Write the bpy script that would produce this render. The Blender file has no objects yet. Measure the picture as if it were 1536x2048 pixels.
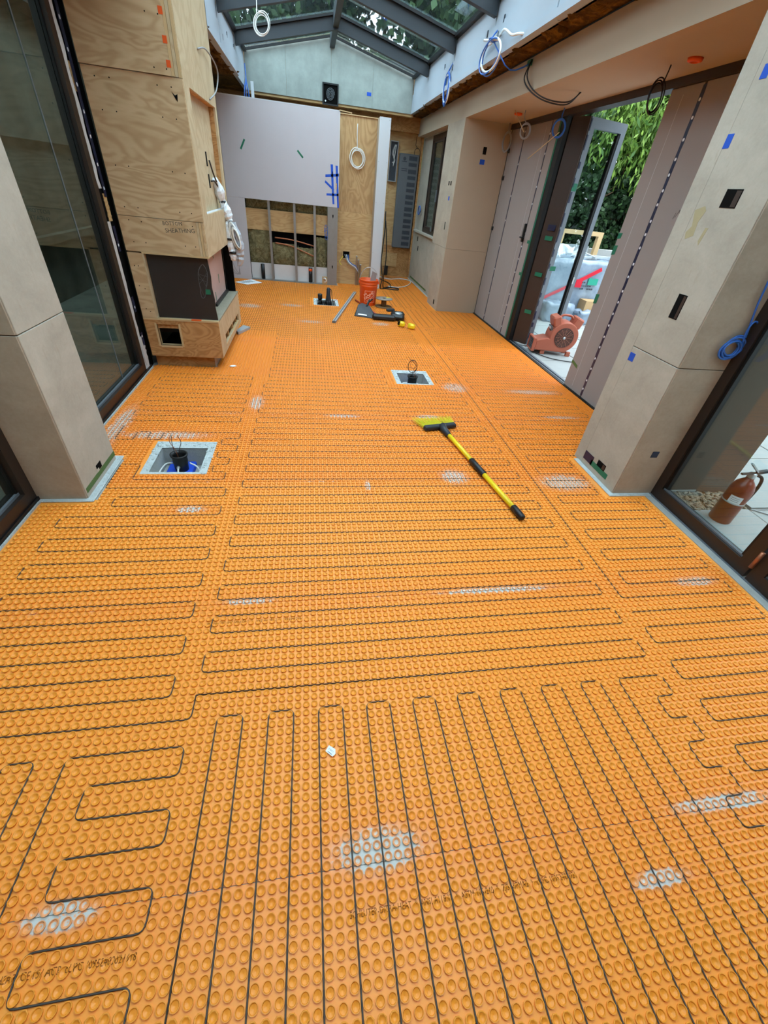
import bpy, bmesh, math, random
import numpy as np
from mathutils import Matrix, Vector

random.seed(7)
rng = np.random.default_rng(7)
SC = bpy.context.scene
COL = SC.collection
PI = math.pi

# ------------------------------------------------------------------ camera
CAM_H = 1.53
FPX = 820.08
ROT = np.array([[0.9856801740625052, -0.1417704099030893, 0.09130030304451053], [-0.016765558607162348, -0.6211486135073799, -0.7835134433961228], [0.16779007868375062, 0.7707629666854587, -0.6146307335966298]])
cd = bpy.data.cameras.new('camera'); cam = bpy.data.objects.new('camera', cd); COL.objects.link(cam)
cd.sensor_fit = 'HORIZONTAL'; cd.sensor_width = 36.0; cd.lens = FPX / 1536 * 36.0
cd.clip_start = 0.02; cd.clip_end = 200
_r, _u, _b = ROT[0], -ROT[1], -ROT[2]
cam.matrix_world = Matrix(((_r[0], _u[0], _b[0], 0), (_r[1], _u[1], _b[1], 0), (_r[2], _u[2], _b[2], CAM_H), (0, 0, 0, 1)))
SC.camera = cam

# ------------------------------------------------------------------ sky and exposure
SKY_STRENGTH = 3.2
w = bpy.data.worlds.new('overcast_sky'); SC.world = w; w.use_nodes = True
bg = w.node_tree.nodes['Background']
bg.inputs[0].default_value = (0.80, 0.91, 1.0, 1); bg.inputs[1].default_value = SKY_STRENGTH
vs = SC.view_settings
vs.view_transform = 'Standard'; vs.look = 'None'; vs.gamma = 1.0; vs.use_curve_mapping = False
vs.exposure = 1.15

# ------------------------------------------------------------------ helpers
def lin(c):
    if isinstance(c, str):
        c = [int(c[i:i + 2], 16) / 255 for i in (0, 2, 4)]
    return tuple(x / 12.92 if x <= 0.04045 else ((x + 0.055) / 1.055) ** 2.4 for x in c) + (1,)

class NT:
    """small node-tree builder"""
    def __init__(s, name):
        s.m = bpy.data.materials.new(name); s.m.use_nodes = True
        s.t = s.m.node_tree; s.t.nodes.clear()
        s.out = s.n('ShaderNodeOutputMaterial')
    def n(s, typ, **kw):
        nd = s.t.nodes.new(typ)
        for k, v in kw.items():
            if k.startswith('i_'):
                key = k[2:]
                nd.inputs[int(key) if key.isdigit() else key].default_value = v
            else: setattr(nd, k, v)
        return nd
    def l(s, a, b): s.t.links.new(a, b)
    def sock(s, v, inp):
        if hasattr(v, 'is_output') or isinstance(v, bpy.types.NodeSocket): s.l(v, inp)
        else: inp.default_value = v
    def math(s, op, a, b=0.0, c=0.0, clamp=False):
        nd = s.n('ShaderNodeMath', operation=op, use_clamp=clamp)
        s.sock(a, nd.inputs[0]); s.sock(b, nd.inputs[1]); s.sock(c, nd.inputs[2]); return nd.outputs[0]
    def vmath(s, op, a, b=(0, 0, 0)):
        nd = s.n('ShaderNodeVectorMath', operation=op); s.sock(a, nd.inputs[0]); s.sock(b, nd.inputs[1])
        return nd.outputs['Value'] if op in ('LENGTH', 'DOT_PRODUCT') else nd.outputs[0]
    def mix(s, f, a, b):
        nd = s.n('ShaderNodeMix', data_type='RGBA'); s.sock(f, nd.inputs[0]); s.sock(a, nd.inputs[6]); s.sock(b, nd.inputs[7]); return nd.outputs[2]
    def ramp(s, f, pts):
        nd = s.n('ShaderNodeValToRGB'); s.l(f, nd.inputs[0]); e = nd.color_ramp.elements
        while len(e) < len(pts): e.new(0.5)
        for q, (p, c) in zip(e, pts): q.position = p; q.color = c if len(c) == 4 else tuple(c) + (1,)
        return nd.outputs[0]
    def pos(s): return s.n('ShaderNodeNewGeometry').outputs['Position']
    def obj(s): return s.n('ShaderNodeTexCoord').outputs['Object']
    def noise(s, vec, scale=5, detail=4, rough=0.55, dist=0.0):
        nd = s.n('ShaderNodeTexNoise'); s.l(vec, nd.inputs['Vector'])
        nd.inputs['Scale'].default_value = scale; nd.inputs['Detail'].default_value = detail
        nd.inputs['Roughness'].default_value = rough; nd.inputs['Distortion'].default_value = dist
        return nd.outputs['Fac']
    def bsdf(s, col, rough=0.6, spec=0.4, metal=0.0, bump=None, bstr=0.3, bdist=0.01, **kw):
        b = s.n('ShaderNodeBsdfPrincipled')
        s.sock(col, b.inputs['Base Color']); s.sock(rough, b.inputs['Roughness'])
        b.inputs['Specular IOR Level'].default_value = spec; b.inputs['Metallic'].default_value = metal
        for k, v in kw.items(): s.sock(v, b.inputs[k.replace('_', ' ')])
        if bump is not None:
            bn = s.n('ShaderNodeBump'); bn.inputs['Strength'].default_value = bstr; bn.inputs['Distance'].default_value = bdist
            s.l(bump, bn.inputs['Height']); s.l(bn.outputs[0], b.inputs['Normal'])
        s.l(b.outputs[0], s.out.inputs[0]); return b

M = {}
def plain(name, col, rough=0.6, spec=0.4, metal=0.0, var=0.0, scale=8, bump=0.0, bscale=None, col2=None):
    t = NT(name); c = lin(col)
    if var or bump or col2:
        P = t.obj(); f = t.noise(P, scale, 5, 0.6)
        if col2: cc = t.mix(t.ramp(f, [(0.35, (0, 0, 0)), (0.65, (1, 1, 1))]), c, lin(col2))
        elif var:
            cc = t.mix(f, tuple(max(0, x * (1 - var)) for x in c[:3]) + (1,), tuple(min(1, x * (1 + var)) for x in c[:3]) + (1,))
        else: cc = c
        t.bsdf(cc, rough, spec, metal, bump=t.noise(P, bscale or scale * 6, 4) if bump else None, bstr=bump)
    else: t.bsdf(c, rough, spec, metal)
    M[name] = t.m; return t.m

def plywood(name, light, dark, ax=(1.0, 1.0, 5.0), bands=9, sc=0.9):
    t = NT(name); P = t.pos()
    S = t.vmath('MULTIPLY', P, ax)
    n1 = t.noise(S, sc, 3, 0.5, 0.6)
    rings = t.math('SINE', t.math('MULTIPLY', n1, bands * 6.28))
    r2 = t.math('POWER', t.math('ABSOLUTE', rings), 3.0)
    fine = t.noise(t.vmath('MULTIPLY', P, (3, 3, 60)), 6, 3)
    blot = t.noise(S, 2.2, 4, 0.6)
    c = t.mix(t.math('MULTIPLY', r2, 0.55), lin(light), lin(dark))
    c = t.mix(t.math('MULTIPLY', fine, 0.25), c, lin(dark))
    c = t.mix(t.ramp(blot, [(0.5, (0, 0, 0)), (0.8, (0.55, 0.55, 0.55))]), c, lin(dark))
    t.bsdf(c, 0.65, 0.25, bump=fine, bstr=0.15, bdist=0.004)
    M[name] = t.m; return t.m

def limestone(name, c1, c2):
    t = NT(name); P = t.pos()
    f = t.noise(t.vmath('MULTIPLY', P, (1, 1, 1.6)), 3.0, 6, 0.65, 0.4)
    g = t.noise(P, 60, 3, 0.6)
    sp = t.noise(t.vmath('MULTIPLY', P, (1, 1, 0.35)), 26, 3, 0.7)
    c = t.mix(t.ramp(f, [(0.3, (0, 0, 0)), (0.72, (1, 1, 1))]), lin(c1), lin(c2))
    c = t.mix(t.math('MULTIPLY', t.ramp(sp, [(0.62, (0, 0, 0)), (0.72, (1, 1, 1))]), 0.25), c, lin('8f7f68'))
    c = t.mix(t.math('MULTIPLY', g, 0.12), c, lin('f4ecdf'))
    t.bsdf(c, 0.7, 0.3, bump=g, bstr=0.12, bdist=0.003)
    M[name] = t.m; return t.m

def glass(name, tint, refl=1.0):
    t = NT(name)
    tr = t.n('ShaderNodeBsdfTransparent'); tr.inputs[0].default_value = tuple(tint) + (1,)
    gl = t.n('ShaderNodeBsdfGlossy'); gl.inputs['Roughness'].default_value = 0.0; gl.inputs[0].default_value = (0.95, 0.98, 0.97, 1)
    fr = t.n('ShaderNodeFresnel')                       # same reflectance on both faces of the sheet
    t.l(t.math('MULTIPLY_ADD', t.n('ShaderNodeNewGeometry').outputs['Backfacing'], 1 / 1.5 - 1.5, 1.5), fr.inputs[0])
    mx = t.n('ShaderNodeMixShader'); t.l(t.math('MULTIPLY', fr.outputs[0], refl, clamp=True), mx.inputs[0])
    t.l(tr.outputs[0], mx.inputs[1]); t.l(gl.outputs[0], mx.inputs[2]); t.l(mx.outputs[0], t.out.inputs[0])
    M[name] = t.m; return t.m

def rotm(axis, ang): return Matrix.Rotation(ang, 4, axis)
def T(x, y=None, z=None):
    return Matrix.Translation((x, y, z) if y is not None else x)

class MB:
    """collects shapes into one mesh (world coordinates)"""
    def __init__(s): s.v = []; s.f = []; s.X = Matrix.Identity(4)
    def add(s, vs, fs):
        o = len(s.v); X = s.X
        s.v += [tuple(X @ Vector(p)) for p in vs]; s.f += [tuple(i + o for i in f) for f in fs]; return s
    def box(s, x0, x1, y0, y1, z0, z1):
        v = [(x0, y0, z0), (x1, y0, z0), (x1, y1, z0), (x0, y1, z0), (x0, y0, z1), (x1, y0, z1), (x1, y1, z1), (x0, y1, z1)]
        return s.add(v, [(0, 3, 2, 1), (4, 5, 6, 7), (0, 1, 5, 4), (1, 2, 6, 5), (2, 3, 7, 6), (3, 0, 4, 7)])
    def cbox(s, x0, x1, y0, y1, z0, z1, c):
        """box with chamfered edges"""
        c = min(c, (x1 - x0) * .45, (y1 - y0) * .45, (z1 - z0) * .45)
        bm = bmesh.new(); bmesh.ops.create_cube(bm, size=1)
        for q in bm.verts: q.co = Vector((x0 + (q.co.x + .5) * (x1 - x0), y0 + (q.co.y + .5) * (y1 - y0), z0 + (q.co.z + .5) * (z1 - z0)))
        bmesh.ops.bevel(bm, geom=bm.edges[:], offset=c, segments=1, affect='EDGES', profile=0.5)
        return s.bm(bm)
    def bm(s, bm):
        bm.verts.index_update()
        s.add([q.co[:] for q in bm.verts], [[q.index for q in f.verts] for f in bm.faces]); bm.free(); return s
    def prism(s, poly, a0, a1, axis='z'):
        """polygon (2-D) swept along an axis; poly is in the two other axes"""
        n = len(poly)
        def P(q, a): return {'z': (q[0], q[1], a), 'y': (q[0], a, q[1]), 'x': (a, q[0], q[1])}[axis]
        v = [P(q, a0) for q in poly] + [P(q, a1) for q in poly]
        return s.add(v, [tuple(range(n))[::-1], tuple(range(n, 2 * n))] + [(i, (i + 1) % n, n + (i + 1) % n, n + i) for i in range(n)])
    def ring(s, outer, inner, a0, a1, axis='z'):
        """prism with a hole; outer/inner have equal counts"""
        n = len(outer)
        def P(q, a): return {'z': (q[0], q[1], a), 'y': (q[0], a, q[1]), 'x': (a, q[0], q[1])}[axis]
        v = [P(q, a) for a in (a0, a1) for L in (outer, inner) for q in L]
        f = []
        for i in range(n):
            j = (i + 1) % n
            f += [(i, j, n + j, n + i), (2 * n + j, 2 * n + i, 3 * n + i, 3 * n + j), (i, 2 * n + i, 2 * n + j, j), (n + j, 3 * n + j, 3 * n + i, n + i)]
        return s.add(v, f)
    def lathe(s, prof, n=20, c=(0, 0, 0)):
        """profile of (r, z) round the z axis at c"""
        v = []; f = []
        for r, z in prof:
            for i in range(n):
                a = 2 * PI * i / n; v.append((c[0] + r * math.cos(a), c[1] + r * math.sin(a), c[2] + z))
        for k in range(len(prof) - 1):
            for i in range(n):
                j = (i + 1) % n; f.append((k * n + i, k * n + j, k * n + n + j, k * n + n + i))
        if prof[0][0] > 1e-6: f.append(tuple(range(n))[::-1])
        if prof[-1][0] > 1e-6: f.append(tuple((len(prof) - 1) * n + i for i in range(n)))
        return s.add(v, f)
    def tube(s, pts, r, n=6, closed=False):
        P = [Vector(p) for p in pts]
        if len(P) < 2: return s
        rr = r if hasattr(r, '__len__') else [r] * len(P)
        v = []; f = []; prev = None; m = len(P)
        for i, p in enumerate(P):
            if closed: d = P[(i + 1) % m] - P[i - 1]
            else: d = P[min(i + 1, m - 1)] - P[max(i - 1, 0)]
            if d.length < 1e-9: d = Vector((0, 0, 1))
            d.normalize()
            if prev is None:
                a = Vector((0, 0, 1)) if abs(d.z) < 0.9 else Vector((1, 0, 0)); e = d.cross(a).normalized()
            else:
                e = prev - d * prev.dot(d)
                e = e.normalized() if e.length > 1e-6 else d.orthogonal().normalized()
            prev = e; g = d.cross(e)
            for k in range(n):
                a = 2 * PI * k / n; v.append(tuple(p + (e * math.cos(a) + g * math.sin(a)) * rr[i]))
        for i in range(m if closed else m - 1):
            i2 = (i + 1) % m
            for k in range(n):
                k2 = (k + 1) % n; f.append((i * n + k, i * n + k2, i2 * n + k2, i2 * n + k))
        if not closed: f += [tuple(range(n))[::-1], tuple((m - 1) * n + k for k in range(n))]
        return s.add(v, f)
    def bar(s, a, b, w, h, up=(0, 0, 1)):
        """rectangular bar from a to b, w sideways, h along up"""
        a = Vector(a); b = Vector(b); d = (b - a).normalized(); up = Vector(up)
        e = d.cross(up).normalized() * (w / 2); g = e.cross(d).normalized() * (h / 2)
        v = [tuple(p + x * e + y * g) for p in (a, b) for x, y in ((-1, -1), (1, -1), (1, 1), (-1, 1))]
        return s.add(v, [(3, 2, 1, 0), (4, 5, 6, 7), (0, 1, 5, 4), (1, 2, 6, 5), (2, 3, 7, 6), (3, 0, 4, 7)])
    def build(s, name, mat, parent=None, smooth=False, bevel=0.0, kind=None):
        return mesh_obj(name, s.v, s.f, mat, parent, smooth, bevel, kind)

WLOC = {}
def mesh_obj(name, v, f, mat, parent=None, smooth=False, bevel=0.0, kind=None, edges=()):
    me = bpy.data.meshes.new(name)
    A = np.array(v, dtype=float).reshape(-1, 3)
    if parent is not None: o0 = np.array(WLOC[parent.name])
    else: o0 = np.array([(A[:, 0].min() + A[:, 0].max()) / 2, (A[:, 1].min() + A[:, 1].max()) / 2, A[:, 2].min()])
    me.from_pydata((A - o0).tolist(), list(edges), f)
    me.update()
    bmm = bmesh.new(); bmm.from_mesh(me); bmesh.ops.recalc_face_normals(bmm, faces=bmm.faces[:]); bmm.to_mesh(me); bmm.free()
    o = bpy.data.objects.new(name, me); COL.objects.link(o)
    if mat is not None: me.materials.append(M[mat] if isinstance(mat, str) else mat)
    if parent is not None: o.parent = parent; WLOC[o.name] = tuple(o0)
    else: o.location = o0; WLOC[o.name] = tuple(o0)
    if smooth: me.polygons.foreach_set('use_smooth', [True] * len(me.polygons))
    if bevel:
        b = o.modifiers.new('bevel', 'BEVEL'); b.width = bevel; b.segments = 1; b.limit_method = 'ANGLE'; b.angle_limit = 0.6
    if kind: o['kind'] = kind
    return o

def empty(name, loc):
    o = bpy.data.objects.new(name, None); COL.objects.link(o); o.location = loc; WLOC[o.name] = tuple(loc); o.empty_display_size = 0.1
    return o
def tag(o, label, cat, group=None, kind=None):
    o['label'] = label; o['category'] = cat
    if group: o['group'] = group
    if kind: o['kind'] = kind
    return o
def thing(name, loc, label, cat, group=None): return tag(empty(name, loc), label, cat, group)
def struct(o): o['kind'] = 'structure'; return o
def B(name, mat, parent, *box, bevel=0.0):
    return MB().box(*box).build(name, mat, parent, bevel=bevel)

def text_mesh(txt, size, align='CENTER', spacing=1.0):
    cu = bpy.data.curves.new('lettering', 'FONT'); cu.body = txt; cu.size = size; cu.align_x = align; cu.align_y = 'CENTER'; cu.space_character = spacing
    cu.resolution_u = 2
    ob = bpy.data.objects.new('lettering', cu); me = bpy.data.meshes.new_from_object(ob)
    v = [q.co[:] for q in me.vertices]; f = [tuple(q.vertices) for q in me.polygons]
    bpy.data.objects.remove(ob); bpy.data.curves.remove(cu); bpy.data.meshes.remove(me)
    return v, f
def lettering(txt, size, X, name, mat, parent, depth=0.0006, spacing=1.0, align='CENTER'):
    v, f = text_mesh(txt, size, align, spacing)
    n = len(v); vv = [tuple(X @ Vector((a, b, 0))) for a, b, c in v]
    return mesh_obj(name, vv, f, mat, parent)

def loop_pts(c, ax1, ax2, r1, r2, turns, n=22, jit=0.06, drift=(0, 0, 0), seed=0, a0=0.0):
    """untidy coil of wire"""
    rd = random.Random(seed); c = Vector(c); a = Vector(ax1); b = Vector(ax2); k = Vector(drift); out = []
    N = int(turns * n); ph = [rd.uniform(0, 6.28) for _ in range(4)]
    for i in range(N + 1):
        t = i / n; w = 2 * PI * t + a0
        j = 1 + jit * math.sin(w * 0.37 + ph[0]) + jit * math.sin(w * 0.83 + ph[1])
        out.append(c + a * (r1 * j * math.cos(w)) + b * (r2 * j * math.sin(w)) + k * (t / turns) + a.cross(b) * (jit * 0.6 * r1 * math.sin(w * 0.61 + ph[2])))
    return out
def smooth_path(pts, n=6):
    """Catmull-Rom through pts"""
    P = [Vector(p) for p in pts]; out = []
    for i in range(len(P) - 1):
        p0 = P[max(i - 1, 0)]; p1 = P[i]; p2 = P[i + 1]; p3 = P[min(i + 2, len(P) - 1)]
        for k in range(n):
            t = k / n
            out.append(0.5 * ((2 * p1) + (p2 - p0) * t + (2 * p0 - 5 * p1 + 4 * p2 - p3) * t * t + (3 * p1 - p0 - 3 * p2 + p3) * t ** 3))
    out.append(P[-1]); return out

# ------------------------------------------------------------------ materials
Q = 0.0297                       # stud pitch of the membrane
SEAMS = [-1.67, -0.69, 0.288, 1.27, 2.25, 3.23, 4.21, 5.19, 6.17, 7.15, 8.13, 9.11, 10.1]
# thin-set smears on the membrane: x, y, half-width, half-depth, strength
SMEARS = [(0.17, 0.315, 0.19, 0.075, 1.0), (-0.66, 0.283, 0.13, 0.05, 0.8), (1.36, 0.30, 0.30, 0.035, 0.9), (1.0, 0.146, 0.13, 0.03, 1.0),
          (1.78, 2.22, 0.30, 0.16, 0.75), (0.97, 2.30, 0.16, 0.14, 0.7), (2.06, 1.26, 0.20, 0.05, 0.8), (-1.40, 3.0, 0.10, 0.5, 0.75),
          (-0.47, 3.45, 0.09, 0.22, 0.75), (-1.05, 2.85, 0.5, 0.10, 0.55), (1.45, 3.95, 0.22, 0.2, 0.6), (2.3, 3.9, 0.5, 0.1, 0.6),
          (0.25, 3.23, 0.25, 0.05, 0.6), (1.0, 3.25, 0.2, 0.06, 0.6), (-0.9, 6.9, 0.3, 0.2, 0.6), (-0.3, 7.1, 0.3, 0.12, 0.6), (0.0, 6.2, 0.3, 0.1, 0.5),
          (1.0, 6.3, 0.2, 0.12, 0.7), (-0.7, 1.97, 0.15, 0.05, 0.5), (0.35, 2.2, 0.03, 0.09, 0.7), (0.9, 1.27, 0.5, 0.03, 0.7), (-0.3, 1.28, 0.2, 0.03, 0.6), (2.3, 3.3, 0.3, 0.05, 0.7)]
def membrane(name, col, pale, red, far, stud=False):
    t = NT(name); P = t.pos()
    nz = t.noise(P, 34, 6, 0.75); n2 = t.noise(P, 7, 3, 0.6); gr = t.noise(P, 420, 2, 0.6)
    dm = None
    for x, y, rx, ry, k in SMEARS:
        q = 1 / (0.55 + 0.45 * k)
        d = t.vmath('LENGTH', t.vmath('MULTIPLY', t.vmath('SUBTRACT', P, (x, y, 0)), (q / rx, q / ry, 0)))
        dm = d if dm is None else t.math('MINIMUM', dm, d)
    m = t.math('SUBTRACT', 1.28, dm, clamp=True)
    halo = t.math('SUBTRACT', 1.0, t.math('MULTIPLY', dm, 0.42), clamp=True)
    sp = t.n('ShaderNodeSeparateXYZ'); t.l(P, sp.inputs[0])
    fr = t.math('ABSOLUTE', t.math('SUBTRACT', t.math('FRACT', t.math('MULTIPLY', t.math('ADD', sp.outputs[1], 0.692 + 0.49), 1 / 0.98)), 0.5))
    seam = t.math('SUBTRACT', 1.0, t.math('MULTIPLY', fr, 0.98 / 0.02), clamp=True)
    seam = t.math('MULTIPLY', seam, t.ramp(n2, [(0.5, (0, 0, 0)), (0.62, (1, 1, 1))]))
    seam_h = t.math('SUBTRACT', 1.0, t.math('MULTIPLY', fr, 0.98 / 0.16), clamp=True)
    m = t.math('MAXIMUM', m, t.math('MULTIPLY', seam, 0.7))
    halo = t.math('MAXIMUM', halo, t.math('MULTIPLY', seam_h, 0.6))
    mm = t.math('MULTIPLY', m, t.math('MULTIPLY_ADD', nz, 1.9, -0.22))
    if stud:   # the trowelled thin-set stays in the bowls, the rims are wiped clean
        low = t.math('LESS_THAN', sp.outputs[2], 0.0026)
        mask = t.math('MULTIPLY', t.ramp(mm, [(0.46, (0, 0, 0)), (0.62, (1, 1, 1))]), t.math('MULTIPLY_ADD', low, 0.85, 0.06))
        film = t.math('MULTIPLY', t.ramp(mm, [(0.25, (0, 0, 0)), (0.6, (1, 1, 1))]), 0.18)
    else:
        mask = t.ramp(mm, [(0.44, (0, 0, 0)), (0.54, (1, 1, 1))])
        film = t.math('MULTIPLY', t.ramp(mm, [(0.25, (0, 0, 0)), (0.5, (1, 1, 1))]), 0.22)
    far_shade = t.math('GREATER_THAN', sp.outputs[1], 2.25)         # far floor painted redder for its shading at a shallow view angle
    c = t.mix(t.math('MULTIPLY', halo, 0.5), t.mix(far_shade, lin(col), lin(far)), lin(red))
    c = t.mix(t.math('MULTIPLY', gr, 0.25), c, lin(pale))
    c = t.mix(film, c, lin('d8cfc8'))
    c = t.mix(t.math('MULTIPLY', mask, 0.9), c, lin('c4d0cf'))
    rough = t.math('ADD', 0.38, t.math('MULTIPLY', mask, 0.3))
    t.bsdf(c, rough, 0.35, bump=gr, bstr=0.06, bdist=0.001)
    M[name] = t.m
membrane('membrane', 'fa9c38', 'ffb76a', 'f38636', 'f8932e')
membrane('membrane_stud', 'f0942a', 'ffae4c', 'eb8030', 'ee8a24', True)  # same plastic as the sheets; the darker tone paints in the bowl shade
plain('concrete', 'a9aba6', 0.85, 0.2, var=0.25, scale=9, bump=0.3)
plain('mortar', 'b9c0bf', 0.9, 0.15, var=0.25, scale=22, bump=0.8, bscale=60)
plain('cable', '463f39', 0.5, 0.4, var=0.1, scale=200)
plain('black_plastic', '17181a', 0.42, 0.45, var=0.2, scale=20)
plain('dark_rubber', '121212', 0.6, 0.3)
plain('blue_foam', '1f4fd0', 0.6, 0.3, var=0.1)
plain('white_cable', 'dfe0dc', 0.45, 0.4)
plain('grey_cable', '8e8f90', 0.45, 0.4)
plain('blue_cable', '2d62b4', 0.45, 0.4)
plain('copper', 'a86a4a', 0.4, 0.5, 0.6)
plain('black_wire', '241a18', 0.5, 0.4)
plain('drywall', 'bcb7ba', 0.85, 0.2, var=0.05, scale=3)
plain('drywall_edge', 'c6c9cc', 0.85, 0.2)
plain('drywall_back', 'd8d2cf', 0.85, 0.2, var=0.1, scale=6)
plain('white_board', 'a6afb8', 0.7, 0.25, var=0.05, scale=2.5)
plain('cover_board', '948b87', 0.75, 0.25, var=0.07, scale=1.2, bump=0.05)
plain('plaster', 'ad9c87', 0.8, 0.2, var=0.07, scale=1.6, bump=0.05)
plain('gable_board', '9ca49e', 0.7, 0.25, col2='8d958f', scale=5)
plain('steel', 'a9acae', 0.4, 0.5, 0.25, var=0.12, scale=14)
plain('stud_steel', '8b8884', 0.45, 0.5, 0.35, var=0.15, scale=10)
plain('rafter', '2b3136', 0.5, 0.4, var=0.06, scale=4)
plain('rafter_lip', '7b878c', 0.4, 0.5, 0.3)
plain('bronze', '2a201b', 0.4, 0.45, var=0.12, scale=12)
plain('bronze_light', '3a2d27', 0.45, 0.4, var=0.12, scale=6)
plain('black_gasket', '0b0c0d', 0.5, 0.4)
plain('alu', '6f777f', 0.4, 0.5, 0.3, var=0.05)
plain('navy_tape', '1a1f3c', 0.35, 0.5)
plain('white_print', 'e3e5ea', 0.6, 0.3)
plain('blue_tape', '2050b8', 0.55, 0.3)
plain('green_tape', '1f6b50', 0.5, 0.35)
plain('olive_tape', '4d6b3a', 0.6, 0.3)
plain('orange_paint', 'e0581c', 0.6, 0.3)
plain('wrap_white', 'c9c7c6', 0.6, 0.3, var=0.1, scale=6, bump=0.3)
plain('panel_grey', '62676b', 0.5, 0.35, var=0.06)
plain('panel_dark', '3a4048', 0.45, 0.4, var=0.25, scale=18)
plain('pencil', '4a4a44', 0.9, 0.1)
plain('ink', '8a4f1c', 0.7, 0.2)
plain('bucket_orange', 'e2561b', 0.4, 0.4, var=0.05)
plain('bucket_print', 'ffd2b4', 0.6, 0.3)
plain('spool_grey', '8f8478', 0.6, 0.3, var=0.12)
plain('spool_brown', '7d6040', 0.65, 0.3, var=0.12)
plain('yellow_plastic', 'f0cf1c', 0.35, 0.45)
plain('bristle', 'd9d02a', 0.55, 0.3, var=0.15, scale=80)
plain('broom_grey', '2b3036', 0.45, 0.4)
plain('dark_red', 'a83a1d', 0.45, 0.4)
plain('paper', 'eceef0', 0.8, 0.2)
plain('print_grey', '8a9096', 0.8, 0.2)
plain('fan_plastic', 'a85c46', 0.5, 0.35, var=0.05, scale=6)
plain('fan_dark', '1b1c20', 0.5, 0.35)
plain('fan_grill', '9c6a58', 0.5, 0.35)
plain('extinguisher_red', '74210f', 0.3, 0.5)
plain('foil', 'b9bcbe', 0.3, 0.5, 0.4)
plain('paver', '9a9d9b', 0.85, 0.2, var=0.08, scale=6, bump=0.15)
plain('pebble', 'a3927a', 0.7, 0.3, col2='6f6455', scale=30)
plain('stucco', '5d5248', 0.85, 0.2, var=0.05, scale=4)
plain('red_strap', 'cc2036', 0.5, 0.35)
plain('green_plastic', '2e9c84', 0.5, 0.35)
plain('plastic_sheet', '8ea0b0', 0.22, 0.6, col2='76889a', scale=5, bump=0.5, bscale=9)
plain('carton', 'b99a70', 0.8, 0.2, var=0.1)
plain('white_carton', 'a8b2b6', 0.7, 0.2, var=0.05)
plain('lumber', 'c2a57a', 0.7, 0.25, var=0.12, scale=12)
plain('tent_white', 'b4c0cc', 0.6, 0.3)
plain('fence_dark', '3b3f40', 0.7, 0.3, var=0.25, scale=5)
plain('bark', '5a4a3a', 0.9, 0.1, var=0.3, scale=12, bump=0.6)
plain('garden_wall', '767e76', 0.9, 0.15, col2='596159', scale=2.2, bump=0.4)
plain('soil', '6b5a45', 0.95, 0.1, var=0.3, scale=10)
plain('firebox', '2f2a28', 0.4, 0.4, var=0.2, scale=5)
plain('pink_board', 'b79f98', 0.8, 0.2, var=0.1, scale=6)
plain('stone_deck', '8c8776', 0.8, 0.2, var=0.25, scale=14, bump=0.4)
plain('dark_hole', '0c0b0a', 0.9, 0.1)
plain('clear_film', 'dfe6ec', 0.25, 0.6, var=0.08, scale=20, bump=0.5, bscale=40)
plain('grout', '9a958c', 0.9, 0.2, var=0.15, scale=20)
plywood('ply_front', 'cbb08a', 'a5835a', (0.9, 0.9, 3.2), 5, 1.5)
plywood('ply_side', 'c4b190', 'ab9370', (1, 1, 1.0), 5, 1.8)
plywood('ply_base', 'c0935f', '8f5f34', (1.2, 1.2, 3.5), 8, 1.7)
plywood('ply_back', 'c2a072', '9b744a', (2.0, 2.0, 0.8), 7, 1.3)
plywood('ply_strip', 'c9a878', 'a98455', (1, 1, 4), 5, 1.4)
limestone('limestone', 'b0a99a', '989183')
limestone('limestone_warm', 'a99b88', '938573')
glass('clear_glass', (0.86, 0.92, 0.92))
glass('skylight_glass', (0.82, 0.89, 0.91))
glass('tinted_glass', (0.50, 0.55, 0.52), 1.0)
glass('dark_glass', (0.60, 0.66, 0.63), 1.0)

def fibrous(name, c1, c2, c3, sc=18):
    t = NT(name); P = t.pos()
    f = t.noise(P, sc, 6, 0.7, 1.2); g = t.noise(t.vmath('MULTIPLY', P, (1, 1, 3)), sc * 3.5, 4, 0.7, 2.0)
    c = t.ramp(f, [(0.3, lin(c1)), (0.5, lin(c2)), (0.7, lin(c3))])
    c = t.mix(t.math('MULTIPLY', g, 0.35), c, lin(c3))
    t.bsdf(c, 0.95, 0.1, bump=f, bstr=0.9, bdist=0.03); M[name] = t.m
fibrous('mineral_wool', '3e3522', '6f6444', '9a926c', 11)
fibrous('spray_foam', '130e09', '3f2d15', '8a642c', 6)
def leaf_mat(name, c1, c2):
    t = NT(name); a = t.n('ShaderNodeAttribute', attribute_name='tint').outputs['Fac']
    c = t.mix(a, lin(c1), lin(c2)); b = t.bsdf(c, 0.5, 0.4)
    tl = t.n('ShaderNodeBsdfTranslucent'); t.l(c, tl.inputs[0]); mx = t.n('ShaderNodeMixShader'); mx.inputs[0].default_value = 0.3
    t.l(b.outputs[0], mx.inputs[1]); t.l(tl.outputs[0], mx.inputs[2]); t.l(mx.outputs[0], t.out.inputs[0]); M[name] = t.m
leaf_mat('leaf_bright', '3a5f22', '86a648')
leaf_mat('leaf_dark', '16281a', '38552f')
leaf_mat('leaf_mid', '263f26', '587448')

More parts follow.
